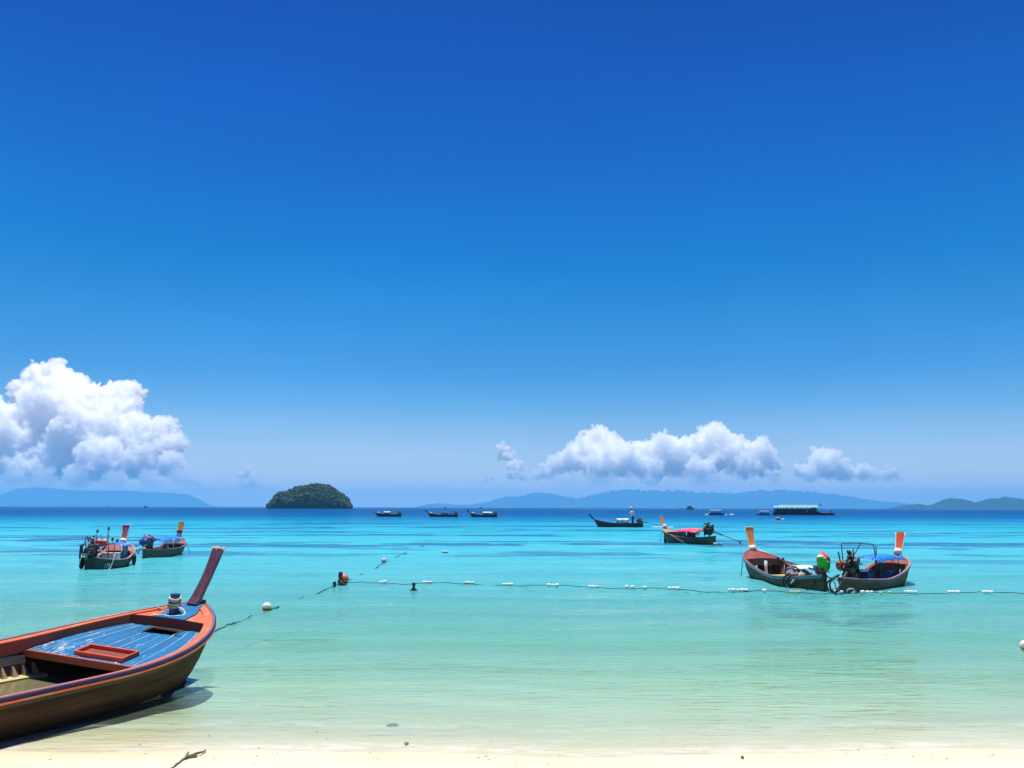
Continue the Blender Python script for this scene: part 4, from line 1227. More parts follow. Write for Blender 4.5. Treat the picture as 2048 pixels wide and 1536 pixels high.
mb.grid(G, wrap=True); mb.f.append(tuple(range(16))); mb.sm.append(False); mb.f.append(tuple(64 + k for k in range(16))); mb.sm.append(False)
mb.build('bowl', paint('yellow_plastic', (.62, .50, .10), (.5, .42, .16), .5, .5, 8), t)
t = A.thing('wooden_crate', (-3.6, .24, .1), 'brown wooden crate between the yellow basin and motor', 'crate')
for k in range(4):
    for sy in (-.13, .13):
        mb = MB(); mb.box((0, sy, .03 + .055 * k), (.42, .014, .045)); mb.build('slat', paint('crate_wood', (.22, .10, .05), (.3, .16, .08), .7, .5, 8), t)
    for sx_ in (-.21, .21):
        mb = MB(); mb.box((sx_, 0, .03 + .055 * k), (.014, .25, .045)); mb.build('slat', paint('crate_wood', ()), t)
mb = MB(); mb.box((0, 0, .01), (.42, .26, .012)); mb.build('bottom_board', paint('crate_wood', ()), t)
t = A.thing('water_jug', (-3.98, .16, .1), 'pale yellow water jug standing beside the brown crate', 'jug')
mb = MB(); mb.grid([[Vector((math.cos(a) * r_, math.sin(a) * r_, z)) for a in [2 * math.pi * k / 12 for k in range(12)]] for r_, z in ((.02, 0), (.085, .005), (.09, .2), (.075, .26), (.03, .29), (.03, .33), (.005, .33))], wrap=True); jb = mb.build('jug_body', paint('pale_plastic', (.72, .66, .36), (.6, .55, .3), .45, .4, 6), t)
mb = MB(); mb.tube([(0, 0, .325), (0, 0, .355)], .036, 10); mb.build('cap', paint('cap_blue', (.05, .1, .4), (.1, .2, .5), .5, .4, 6), t)

# ---- B: boat with the blue awning and the tall pipe frame
Bb = Boat([10.737, 24.072, 0.742, 4.146, 0.520, 1.645, 4.933, 0.877, 0.706, 0.236, 0.342, 2.485, .9, .6, 1.5], 'longtail boat with small blue awning, tall bare pipe frame and red prow')
dress(Bb, HULL_GREEN, MAROON, paint('faded_pink_rail', (.40, .28, .30), (.26, .12, .14), .5, .5, 8), MAROON, fd=.62, board_a=.7, ribs=6, co_drop=.2)
simple_prow(Bb, (1800, 1101), (1801, 1060.5), .16, .25, PROW_RED, edge=WHITE, band=WHITE, back=.2)
mb = MB()
G_ = []
for k in range(15):
    a = math.pi * (k / 14) * 1.1 - .2
    G_.append(Vector((-.14 - .03 * math.sin(a * 3), .11 * math.cos(a), .70 + .02 * math.sin(a * 2) - .06 * math.sin(a))))
mb.tube(G_, [.028 + .014 * abs(math.sin(k * 1.9)) for k in range(15)], 7); mb.build('garland', paint('purple_sash', (.10, .03, .42), (.5, .3, .5), .7, .55, 9), Bb.root)
canopy(Bb.root, -2.7, -.8, .42, .75, .07, TARP_BLUE, seed=3, droop=.05)
posts(Bb.root, [(-2.4, .36), (-2.4, -.36), (-1.6, -.38), (-.95, -.3), (-.95, .3)], .08, .76, .012, PIPE_TEAL)
# pipe frame: measured from its four corners in the photograph
fa = Bb.root.matrix_basis.inverted()
def Bpt(px, py, y): return fa @ at_dist(px, py, y)
ys_, ye_ = 20.6, 22.2
bent_tube(Bb.root, 'pipe_frame', [Bpt(1686.5, 1119, ys_), Bpt(1685, 1100, ys_), Bpt(1683.5, 1083.5, ys_), Bpt(1715, 1082.5, (ys_ + ye_) / 2), Bpt(1746, 1084.5, ye_), Bpt(1748.5, 1090, ye_), Bpt(1751, 1106, ye_), Bpt(1753, 1150, ye_)], .013, PIPE_TEAL, 6, smooth=1)
bent_tube(Bb.root, 'pipe_post', [Bpt(1752.6, 1088, 22.6), Bpt(1755, 1140, 22.6)], .016, PIPE_TEAL, 6, smooth=1)
eng = engine(Bb.root, (-3.5, .0, .56), .05, -.42, 1.25, (ENGINE_DARK, ENGINE_DARK, ENGINE_DARK), scale=1.15, tiller=(.75, .12), flywheel=ORANGE_METAL, shaft_r=.024)
mb = MB(); mb.tube([(-3.66, .16, .60), (-3.60, .18, .60)], .13, 14); mb.build('pulley_wheel', ORANGE_METAL, eng)
mb = MB()
r_ = random.Random(8)
for k in range(16):
    p = Vector((-3.4 + r_.uniform(-.22, .2), r_.uniform(-.16, .16), .56 + r_.uniform(-.14, .3)))
    mb.tube([p, p + Vector((r_.uniform(-.2, .2), r_.uniform(-.12, .12), r_.uniform(-.12, .12)))], r_.uniform(.012, .035), 6)
mb.build('engine_pipes', ENGINE_DARK, eng, kind='stuff')
mb = MB(); mb.tube([(-3.3, -.02, .72), (-3.3, -.02, 1.02)], .022, 7); mb.build('exhaust_stack', STEEL, eng)
mb = MB(); mb.box((-3.56, 0, .32), (.12, .34, .2), bev=.01); mb.build('engine_bed', BARE_DARK, Bb.root)
bent_tube(Bb.root, 'cooling_hose', [(-4.05, .06, .4), (-4.25, .2, .25), (-4.25, .2, .06), (-4.1, .06, -.08), (-3.95, -.12, -.1)], .022, BLACK, 7)
bent_tube(Bb.root, 'cooling_hose', [(-4.0, .1, .4), (-4.2, .3, .22), (-4.15, .28, .02), (-3.95, .1, -.1)], .022, BLACK, 7)
bent_tube(Bb.root, 'cooling_hose', [(-4.1, -.1, -.05), (-4.16, -.16, .06), (-4.08, -.26, .09), (-4.0, -.34, -.05)], .02, paint('grey_hose', (.4, .42, .42), (.3, .3, .3), .5, .4, 8), 7)
bent_tube(Bb.root, 'bow_line', [(-.5, -.2, .72), (-.56, -.22, .5), (-.7, -.24, .3), (-.9, -.2, .12)], .010, ROPE_WHITE, 5, amp=.004)
for k, x in enumerate((-1.5, -1.8, -2.1)):
    mb = MB(); mb.tube([(x, .42, .36), (x - .03, .22, .22), (x - .05, .12, .1)], .032, 6); mb.build('knee', WHITE, Bb.root)
heap(Bb, (-2.15, .12, .08), (.36, .24, .12), BARE, 'tangled_rope', 'tangle of pale rope amidships under the blue awning', 'rope', 6.6, .5)
t = Bb.thing('blue_drum', (-1.35, -.18, .24), 'faded blue plastic drum lying in the red prow boat', 'drum')
mb = MB(); mb.tube([(-.34, 0, 0), (-.31, 0, 0), (-.1, 0, 0), (0, 0, 0), (.1, 0, 0), (.31, 0, 0), (.34, 0, 0)], [.11, .14, .14, .148, .14, .14, .11], 16); dr = mb.build('drum_body', paint('blue_plastic', (.02, .13, .36), (.12, .06, .08), .5, .5, 4), t)
mb = MB(); mb.tube([(.345, .06, .02), (.365, .06, .02)], .025, 8); mb.build('bung', BLACK, t)
t = Bb.thing('covered_box', (-2.8, .0, .08), 'navy tarpaulin box between the motor and the white knees', 'box')
P = [[Vector((-.24 + .48 * i / 6, -.26 + .52 * j / 6, .40 - .04 * ((i - 3) / 3) ** 2 + .02 * mnoise.noise(Vector((i * .8, j * .8, 4))))) for j in range(7)] for i in range(7)]
cloth(t, 'tarpaulin_top', P, TARP_NAVY, .02)
mb = MB(); mb.box((0, 0, .17), (.46, .50, .35), bev=.02); mb.build('box_body', TARP_NAVY, t)

# ---- C: cluttered dark boat on the left
Cc = Boat([-13.825, 30.850, -0.128, 3.251, 0.560, 1.092, 5.691, 0.912, 0.737, 0.244, 0.390, 1.453, .7, .5, 1.6], 'cluttered dark longtail boat with poles, floats and small blue-roofed cabin')
dress(Cc, paint('black_green_hull', (.022, .028, .028), (.05, .055, .05), .6, .5, 3, (.5, 1, 2.5), .3, .3), MAROON, paint('pale_rail', (.36, .36, .36), (.2, .2, .2), .5, .5, 8), HULL_DARK, fd=.65, board_a=.8)
simple_prow(Cc, (248.5, 1087), (253.5, 1054), .17, .24, paint('plum_prow', (.38, .05, .06), (.6, .3, .3), .25, .55, 5, (2, 2, .6), .12, .7), edge=WHITE, band=CREAM, tip=WHITE, back=.15)
canopy(Cc.root, -1.5, -.45, .40, .68, .10, TARP_BLUE, seed=5)
posts(Cc.root, [(-1.45, .38), (-1.45, -.38), (-.6, .32), (-.6, -.32), (-1.05, -.38)], .06, .74, .014, WHITE)
CABIN = paint('blue_grey_boards', (.04, .12, .20), (.12, .18, .24), .6, .6, 8)
for k in range(4):
    mb = MB(); mb.box((-.85 - .14 * k, -.40, .42), (.115, .018, .50)); mb.build('cabin_board', CABIN, Cc.root)
mb = MB(); mb.grid([[Vector((-1.5 - .35 * i / 5, -.40 + .80 * j / 6, .70 - .02 * i + .04 * math.sin(j * .9))) for j in range(7)] for i in range(6)]); mb.build('cabin_flap', paint('maroon_tarp', (.20, .06, .09), (.3, .1, .12), .7, .5, 6), Cc.root)
t = Cc.thing('icebox', (-1.95, -.22, .26), 'long white icebox beside the small blue cabin', 'icebox')
mb = MB(); mb.box((0, 0, .09), (.26, .5, .16), bev=.015); mb.build('icebox_body', WHITE, t)
mb = MB(); mb.box((0, 0, .20), (.28, .52, .035), bev=.01); mb.build('icebox_lid', WHITE, t)
engine(Cc.root, (-2.9, .10, .58), .15, -.1, .8, (ENGINE_DARK, STEEL, ENGINE_DARK), scale=1.15, tiller=(.5, .2))
mb = MB()
for k in range(14):
    p = Vector((-2.85 + r_.uniform(-.25, .2), .08 + r_.uniform(-.3, .25), .6 + r_.uniform(-.2, .35)))
    mb.tube([p, p + Vector((r_.uniform(-.2, .2), r_.uniform(-.15, .15), r_.uniform(-.12, .14)))], r_.uniform(.014, .04), 6)
mb.build('engine_pipes', ENGINE_DARK, Cc.root, kind='stuff')
mb = MB(); mb.box((-3.2, .30, .66), (.05, .1, .28), bev=.02); mb.box((-3.22, .32, .5), (.04, .05, .3)); mb.build('rudder_head', ENGINE_DARK, Cc.root)
rack = [(-2.5, .30), (-2.05, .34), (-2.5, -.30), (-2.05, -.34)]
posts(Cc.root, rack, .2, .80, .014, BARE_DARK, 'rack_post')
mb = MB()
for y in (-.3, -.15, 0, .15, .3): mb.box((-2.28, y, .78), (.56, .06, .02))
mb.build('rack_shelf', paint('red_board', (.30, .06, .05), (.2, .05, .04), .6, .5, 8), Cc.root)
for k, (x, y, z1) in enumerate(((-3.2, .34, 1.2), (-3.1, .1, 1.42), (-2.85, .05, 1.25), (-2.9, -.18, 1.5), (-2.7, .25, 1.22), (-2.75, -.28, 1.15), (-2.6, -.1, 1.36), (-2.65, -.4, 1.1))):
    mb = MB(); x += .68; z1 -= .17; mb.tube([(x, y, .76), (x + .02 * (k % 3 - 1), y + .03 * (k % 2), z1)], .010, 5); mb.box((x + .01, y + .01, z1 - .06), (.02, .07, .1)) if k % 2 else None
    o = mb.build('marker_pole', BARE_DARK); o.location = Cc.world((0, 0, 0)); o.rotation_euler = (0, 0, math.pi / 2 - Cc.th)
    tag(o, ('flag-tipped' if k % 2 else 'bare') + ' thin dark pole in the rack of the cluttered boat', 'pole', 'marker poles on the cluttered boat')
for k, (x, y, m_) in enumerate(((-2.95, .02, CLOTH_RED), (-2.85, .18, ORANGE), (-2.75, -.02, CREAM), (-3.05, .26, CLOTH_RED), (-2.7, .14, POLY), (-2.92, -.16, CREAM), (-3.08, -.1, ORANGE))):
    mb = MB(); mb.ball((0, 0, 0), (.085, .085, .07), 10, 7); o = mb.build('net_float', m_); o.location = Cc.world((x + .68, y, .85)); tag(o, {CLOTH_RED: 'red', ORANGE: 'orange', CREAM: 'cream', POLY: 'white'}[m_] + ' round net float heaped on the rack of the cluttered boat', 'float', 'net floats on the cluttered boat')
for (t_, sd) in ((.8, -1), (3.15, 1)):
    q = Cc.h.edge(t_, .07, -.16, sd); f = Cc.thing('fender_tyre', q, 'black tyre fender hanging at the bow of the cluttered boat' if sd < 0 else 'black tyre fender hanging at the stern corner of the cluttered boat', 'tyre')
    mb = MB(); mb.tube([(math.cos(a) * .10, .0, math.sin(a) * .15) for a in [2 * math.pi * k / 14 for k in range(14)]], .045, 8, closed=True); mb.build('tyre', BLACK, f)
    mb = MB(); mb.tube([(0, 0, .15), (0, -sd * .05, .26)], .009, 5); mb.build('lashing', ROPE, f)
bent_tube(Cc.root, 'stern_line', [(-2.5, -.44, .42), (-2.55, -.52, .44), (-2.7, -.54, .28), (-2.8, -.5, .05), (-3.0, -.46, -.05)], .012, ROPE_WHITE, 5, amp=.004)
bent_tube(Cc.root, 'stern_line', [(-3.2, .1, .42), (-3.3, .18, .5), (-3.36, .24, .36), (-3.4, .26, .18)], .014, ROPE_WHITE, 5, amp=.004)
mb = MB(); mb.box((-3.45, .05, .0), (.4, .4, .04), bev=.01); mb.build('stern_step', BARE_DARK, Cc.root)
def hull_text(B, body, t, v, sd, size, mat, name='hull_number', shear=.0, tail_txt=False):
    cu = bpy.data.curves.new(name, 'FONT'); cu.body = body; cu.size = size; cu.extrude = .002; cu.align_x = 'CENTER'; cu.align_y = 'CENTER'; cu.shear = shear
    tmp = bpy.data.objects.new(name, cu); COL.objects.link(tmp)
    dg = bpy.context.evaluated_depsgraph_get(); me = bpy.data.meshes.new_from_object(tmp.evaluated_get(dg)); bpy.data.objects.remove(tmp)
    o = bpy.data.objects.new(name, me); COL.objects.link(o); me.name = name; me.materials.clear(); me.materials.append(mat); o.parent = B.root
    if tail_txt:
        X, Y = Vector((0, -1, 0)), Vector((0, 0, 1)); c = Vector((-B.h.L - .03, tail_txt, v))
    else:
        c = B.h.pt(t, v, sd); e = B.h.pt(t - .05, v, sd); u = B.h.pt(t, v - .05, sd)
        X = (e - c).normalized() * (1 if sd < 0 else -1); Y = (u - c); Y = (Y - X * Y.dot(X)).normalized(); c = c
    Z = X.cross(Y).normalized(); c = c + Z * .012
    o.matrix_local = Matrix.Translation(c) @ Matrix((X, Y, Z)).transposed().to_4x4()
    return o
hull_text(Cc, '1797', 2.62, .36, -1, .22, WHITE)
# ---- D: boat under a long blue awning
Dd = Boat([-14.408, 37.511, -0.058, 4.098, 0.485, 1.079, 4.327, 0.890, 0.725, 0.306, 0.364, 1.344, .9, .6, 1.5], 'longtail boat under a long blue awning with bright orange prow')
dress(Dd, HULL_GREY, MAROON, paint('dull_rail', (.25, .2, .2), (.15, .1, .1), .5, .5, 8), HULL_GREY, fd=.9, board_a=1.1)
simple_prow(Dd, (360.5, 1075), (362.5, 1047), .20, .25, PROW_ORANGE, band=WHITE, back=.15)
mb = MB(); mb.tube([(-.02, 0, .91), (.0, 0, .96)], .115, 10); mb.build('prow_ribbon', paint('dark_ribbon', (.1, .03, .03), (.3, .05, .05), .7, .5, 8), Dd.root)
canopy(Dd.root, -3.1, -.55, .42, .68, .13, TARP_BLUE, seed=8, sag=.03, droop=.06)
posts(Dd.root, [(-3.0, .3), (-3.0, -.3), (-2.0, -.42), (-.8, .36), (-.8, -.36)], .06, .70, .014, WHITE)
engine(Dd.root, (-3.65, .0, .56), .1, -.12, 1.5, (ENGINE_DARK, STEEL, ENGINE_DARK), tiller=(.5, .1))
t = Dd.thing('engine_cover', (-3.6, .08, .66), 'blue and purple tarpaulin bundled over the motor at left', 'cloth cover')
for nm, c_, s_, m_ in (('purple_fold', (.06, -.04, .10), (.24, .20, .12), paint('purple_tarp', (.10, .02, .20), (.16, .04, .28), .6, .5, 6)), ('blue_fold', (-.03, .03, -.03), (.28, .24, .19), paint('deep_blue_tarp', (.008, .06, .26), (.02, .12, .42), .6, .5, 6))):
    mb = MB(); mb.ball((0, 0, 0), 1, 16, 10)
    mb.v = [tuple(Vector((c_[0] + v[0] * s_[0], c_[1] + v[1] * s_[1], c_[2] + v[2] * s_[2])) * (1 + .16 * mnoise.fractal(Vector(v) * 2.2, 1, 2, 3))) for v in mb.v]; mb.build(nm, m_, t)
P = [[Vector((-.1 - .45 * i / 6, .16 * (j / 4 - .5) + .12 + .3 * i / 6, -.10 - .1 * i / 6 + .03 * math.sin(i + j))) for j in range(5)] for i in range(7)]
cloth(t, 'loose_flap', P, TARP_NAVY, .015)
mb = MB(); mb.grid([[Vector((-2.9 + 1.3 * i / 8, -.42 - .03 * math.sin(i), .66 - .11 * j / 3 * (1 + .5 * math.sin(i * 1.1)))) for j in range(4)] for i in range(9)]); mb.build('canopy_valance', paint('pale_green_cloth', (.35, .55, .48), (.5, .6, .55), .7, .5, 6), Dd.root)
for k, (x, y, s_, m_, lb) in enumerate(((-2.9, -.2, (.16, .14, .30), WHITE, 'white jerrycan'), (-2.6, -.24, (.14, .16, .36), CLOTH_RED, 'red jerrycan'), (-2.3, -.26, (.15, .14, .34), CREAM, 'cream jerrycan'), (-1.9, -.16, (.36, .2, .22), POLY, 'white foam block'))):
    t = Dd.thing('jerrycan' if k < 3 else 'foam_block', (x, y, .07), lb + ' stowed under the long blue awning', 'jerrycan' if k < 3 else 'foam block')
    mb = MB(); mb.box((0, 0, s_[2] / 2), s_, bev=.025); mb.build('can_body' if k < 3 else 'block', m_, t)
    if k < 3:
        mb = MB(); mb.tube([(-.05, 0, s_[2]), (-.04, 0, s_[2] + .04), (.04, 0, s_[2] + .04), (.05, 0, s_[2])], .012, 5); mb.build('handle', m_, t)
mb = MB(); mb.box((-.95, -.3, .62), (.05, .1, .22), Matrix.Rotation(.3, 3, 'X'), bev=.01); mb.build('bow_cleat', WHITE, Dd.root)
bent_tube(Dd.root, 'bow_line', [(-.05, -.12, .72), (-.05, -.3, .5), (-.25, -.5, .2), (-.4, -.6, -.05)], .010, ROPE_DARK, 5)

# ---- E: boat under the faded red awning
Ee = Boat([8.986, 50.846, -0.496, 4.350, 0.589, 1.945, 5.228, 0.867, 0.827, 0.348, 0.486, 2.802, .9, .1, 2], 'longtail boat under a faded pink-red awning with its shaft raised')
dress(Ee, HULL_GREY, paint('pinkish_wood', (.40, .22, .16), (.3, .15, .1), .6, .5, 6), paint('dull_rail', ()), HULL_GREY, fd=.8, board_a=.9)
simple_prow(Ee, (1329, 1052), (1322.5, 1030), .20, .27, PROW_ORANGE, band=CREAM, back=.22)
canopy(Ee.root, -3.35, -1.6, .50, .74, .15, TARP_PINK, seed=12, droop=.07)
canopy(Ee.root, -3.75, -3.33, .42, .73, .06, paint('dark_red_tarp', (.30, .06, .04), (.2, .05, .04), .7, .5, 6), seed=14)
posts(Ee.root, [(-3.25, .20), (-3.25, -.20), (-2.45, .32), (-1.7, .42), (-1.7, -.42), (-3.65, .12)], .1, .78, .015, WHITE)
P = [[Vector((-1.7 - .75 * i / 7, .44 + .02 * math.sin(i * 1.6), .74 - .32 * j / 4)) for j in range(5)] for i in range(8)]
cloth(Ee.root, 'side_curtain', P, paint('blue_grey_cloth', (.13, .16, .26), (.2, .24, .34), .7, .5, 6), label='blue-grey side curtain')
P = [[Vector((-2.5 - .75 * i / 7, .40 + .02 * math.sin(i * 1.9), .73 - .33 * j / 4)) for j in range(5)] for i in range(8)]
cloth(Ee.root, 'side_curtain', P, paint('dull_red_cloth', (.28, .03, .03), (.2, .03, .03), .7, .5, 6), label='dull red side curtain')
eng = engine(Ee.root, (-3.9, .0, .80), .02, -.22, 2.4, (ENGINE_DARK, STEEL, STEEL), scale=1.25, tiller=(.3, .12), guard=True, shaft_r=.026)
mb = MB()
for k in range(16):
    p = Vector((-3.86 + r_.uniform(-.22, .2), r_.uniform(-.18, .18), .8 + r_.uniform(-.12, .38)))
    mb.tube([p, p + Vector((r_.uniform(-.15, .15), r_.uniform(-.12, .12), r_.uniform(-.1, .12)))], r_.uniform(.02, .05), 6)
mb.build('engine_pipes', paint('green_black_engine', (.02, .035, .025), (.05, .09, .05), .5, .5, 12), eng, kind='stuff')
mb = MB(); mb.ball((-3.3, .3, .58), (.2, .06, .1), 10, 6); mb.build('fuel_can', POLY, Ee.root)
mb = MB(); mb.tube([(-.14, .05, .62), (-.14, .05, -.4)], .085, 8); mb.build('stem_post', BLACK, Ee.root)
bent_tube(Ee.root, 'side_line', [Ee.h.edge(1.3, .02, .0, 1), Ee.h.edge(1.75, .05, -.08, 1), Ee.h.edge(2.1, .06, -.2, 1), Ee.h.edge(2.7, .03, -.4, 1)], .018, ROPE, 5)
bent_tube(Ee.root, 'bow_line', [(.0, .05, .78), (.2, .1, .4), (.28, .12, 0)], .012, ROPE_DARK, 5)
mb = MB(); mb.box((-4.5, -.02, .03), (.6, .3, .04), bev=.01); mb.build('stern_step', BARE_DARK, Ee.root)
for k in range(3):
    mb = MB(); mb.ball((0, 0, 0), (.07, .07, .06), 8, 6); o = mb.build('net_float', POLY); o.location = Ee.world((-4.42 - .12 * k, .1 - .08 * k, .09)); tag(o, 'small white float on the stern step of the pink awning boat', 'float', 'floats on the stern step')

# ---- F: boat under way with its boatman, and three boats further out
def far_boat(px_bow, px_stern, py, label, prow_top, prow_base, hull_mat, deckx, W=.55, zb=.62, zm=.34, group='long-tail boats farther out'):
    b0, s0 = unproj(px_bow, py), unproj(px_stern, py)
    th = math.atan2(b0.x - s0.x, b0.y - s0.y); L = (b0 - s0).length + .45
    f = Vector((math.sin(th), math.cos(th), 0)); o = b0 + f * .4
    B = Boat([o.x, o.y, th, L, W, L * .42, 2.6, .75, zb, zm, zm + .08, L * .55], label, group)
    dress(B, hull_mat, MAROON, paint('dull_rail', ()), hull_mat, fd=.9, ribs=2, nb=3, board_a=1.1)
    return B, L
FAR_HULL = paint('far_dark_hull', (.05, .038, .028), (.09, .07, .05), .7, .5, 3)
Ff, LF = far_boat(1195, 1286, 1053, 'longtail boat under way with a boatman standing in the stern', None, None, paint('brown_hull_paint', (.10, .05, .035), (.07, .06, .04), .6, .6, 2.5), 0, zb=.86, zm=.42, group='long-tail boats')
path = [(-.06 + .46 * k / 6, .80 + .52 * k / 6 * (1 - .06 * math.sin(k))) for k in range(7)]
prow_plank(Ff.root, path, [.2, .17, .17, .18, .19, .2, .21], [.14] * 7, paint('black_prow', (.02, .015, .018), (.05, .03, .03), .4, .5, 6))
canopy(Ff.root, -LF * .72, -LF * .47, .42, .82, .09, WHITE, seed=2)
posts(Ff.root, [(-LF * .71, .38), (-LF * .71, -.38), (-LF * .59, .38), (-LF * .59, -.38), (-LF * .48, .38), (-LF * .48, -.38)], .1, .88, .03, PIPE_TEAL)
for k in range(3):
    mb = MB(); mb.box((-LF * (.50 + .08 * k), .40, .46), (LF * .07, .02, .2)); mb.build('side_board', paint('teal_boards', (.03, .17, .24), (.06, .24, .3), .6, .5, 5), Ff.root)
engine(Ff.root, (-LF + .35, 0, .62), 0, -.2, 1.9, (ENGINE_DARK, STEEL, ENGINE_DARK), scale=1.3, tiller=(.8, .22), shaft_r=.03)
mb = MB(); mb.tube([(.2, 0, .7), (-.25, 0, .35), (-.45, 0, .0)], .03, 5); mb.build('stem_strip', WHITE, Ff.root)
mb = MB()
for k in range(26):
    p = Vector((-LF - 1.1 - r_.random() * 1.9, r_.uniform(-.35, .35), .02)); mb.ball(p, (r_.uniform(.1, .3), r_.uniform(.06, .16), r_.uniform(.02, .07)), 7, 5, .2, k)
wk = mb.build('wake_foam', paint('white_foam', (.85, .87, .88), (.7, .78, .82), .8, .5, 5)); wk.location = Ff.world((0, 0, 0)); wk.rotation_euler = (0, 0, math.pi / 2 - Ff.th); tag(wk, kind='stuff')
for (pb, ps, py, lb, cab, pr) in (
        (754, 802, 1034.5, 'leftmost of three distant longtail boats, small white cabin, pale bow', ((-.62, -.36, WHITE),), (.20, .30, paint('faded_red_prow', (.4, .16, .14), (.3, .1, .1), .5, .5, 6))),
        (859, 915, 1034.5, 'middle of three distant longtail boats, with dark blue awning', ((-.80, -.45, TARP_NAVY),), (.62, .58, paint('black_prow', ()))),
        (943, 994, 1034.5, 'rightmost of three distant longtail boats, with long white awning', ((-.85, -.50, WHITE),), (.55, .72, paint('black_prow', ())))):
    G, LG = far_boat(pb, ps, py, lb, None, None, FAR_HULL, 0, W=.6, zb=.92, zm=.50, group='three longtail boats near the drop-off')
    rk, hp, pm = pr
    prow_plank(G.root, [(-.06 + rk * k / 4, .88 + hp * k / 4) for k in range(5)], [.24] * 5, [.18] * 5, pm)
    for a_, b_, cm in cab:
        canopy(G.root, a_ * LG, b_ * LG, .48, .98, .12, cm, seed=int(pb))
        posts(G.root, [(a_ * LG + .05, .42), (a_ * LG + .05, -.42), (b_ * LG - .05, .42), (b_ * LG - .05, -.42)], .1, 1.0, .04, BARE_DARK)
        mb = MB(); mb.box(((a_ * .4 + b_ * .6) * LG, 0, .62), (.22 * LG, .6, .28), bev=.05); mb.build('cargo_box', paint('dull_cargo', (.12, .08, .08), (.06, .06, .08), .7, .5, 4), G.root)
    engine(G.root, (-LG + .3, 0, .8), 0, -.15, 1.4, (ENGINE_DARK, STEEL, ENGINE_DARK), scale=1.4, tiller=(.5, .2), shaft_r=.035)
    mb = MB(); mb.ball((-.8, 0, .86), (.3, .22, .12), 8, 5); mb.build('bow_bundle', POLY, G.root)
# ------------------------------------------------------------------ excursion boat, speedboats, ships on the horizon
def ship_hull(h0, bow_rise, L, W, draft, mat, parent, name='hull', bowlen=.3, n=20):
    """powered hull: x forward, centre at the origin"""
    mb = MB(); rows = []
    for i in range(n):
        k = i / (n - 1); x = -L / 2 + L * k
        u = max(0, (k - (1 - bowlen)) / bowlen)
        w = W / 2 * (1 - u ** 2.2) + .01; z = h0 + bow_rise * u ** 1.5
        rows.append([Vector((x + u * .03 * L, s * w * f, zz)) for s, f, zz in ((1, 1, z), (1, .93, z * .4), (1, .7, -draft * .4), (1, 0, -draft), (-1, .7, -draft * .4), (-1, .93, z * .4), (-1, 1, z))])
    mb.grid(rows); b = len(mb.v) - 7
    mb.f += [tuple(range(7)), tuple(b + i for i in range(7))]; mb.sm += [False, False]
    for i in range(n - 1): mb.f.append((i * 7, (i + 1) * 7, (i + 1) * 7 + 6, i * 7 + 6)); mb.sm.append(False)
    return mb.build(name, mat, parent)

bo_, st_ = unproj(1666, 1027.2), unproj(1546, 1027.2)
TL = (bo_ - st_).length; K = TL / 18.0
c_ = (bo_ + st_) / 2
tour = empty('excursion_boat', c_, math.atan2(bo_.y - st_.y, bo_.x - st_.x), 'long dark wooden excursion boat with a turquoise roof over crowded decks', 'boat')
TOUR_HULL = paint('tour_hull', (.09, .04, .035), (.05, .025, .03), .6, .6, .8)
ship_hull(.75 * K, .1 * K, TL, 3.2 * K, .5, TOUR_HULL, tour, bowlen=.34)
mb = MB(); mb.box((-1.6 * K, 0, .95 * K), (14.2 * K, 2.9 * K, .5 * K), bev=.1); mb.build('bulwark', paint('tour_bulwark', (.17, .055, .045), (.10, .04, .05), .6, .6, .9), tour)
TURQ = paint('turquoise_roof', (.15, .62, .62), (.10, .48, .52), .5, .5, 1.2)
mb = MB(); mb.grid([[Vector((-8.6 * K + 13.4 * K * i / 12, y * K, (2.78 + z) * K)) for y, z in ((-1.65, -.12), (-1.2, .0), (0, .06), (1.2, .0), (1.65, -.12))] for i in range(13)]); mb.build('roof', TURQ, tour)
mb = MB(); mb.grid([[Vector((-7.0 * K + 11.6 * K * i / 12, y * K, (3.25 + z) * K)) for y, z in ((-1.15, -.34), (-.9, -.08), (0, .04), (.9, -.08), (1.15, -.34))] for i in range(13)]); mb.build('upper_roof', paint('teal_roof', (.03, .20, .23), (.06, .30, .32), .5, .5, 1.2), tour)
mb = MB(); mb.grid([[Vector(((-8.6 + 13.4 * i / 12) * K, y * K, z * K)) for y, z in ((-1.60, 2.70), (-1.86, 2.44), (-1.80, 2.42), (-1.60, 2.62))] for i in range(13)], smooth=False, wrap=True); mb.build('roof_fascia', paint('pale_turquoise', (.12, .55, .55), (.08, .42, .44), .5, .5, 2), tour)
for i in range(14):
    for sy in (-1.5, 1.5):
        mb = MB(); x = (-8.5 + 13.2 * i / 13) * K; mb.box((x, sy * K, 1.88 * K), (.08 * K, .08 * K, 1.66 * K)); mb.build('deck_post', paint('dark_post', (.02, .035, .04), (.04, .05, .05), .6, .5, 3), tour)
r_ = random.Random(21)
mb = MB(); mb.box((-2.6 * K, .6 * K, 1.55 * K), (11.4 * K, .9 * K, .8 * K), bev=.1); mb.build('interior_shade_block', simple('dim_interior', (.03, .03, .035)), tour)  # near-black block: shade under the roof put into its colour
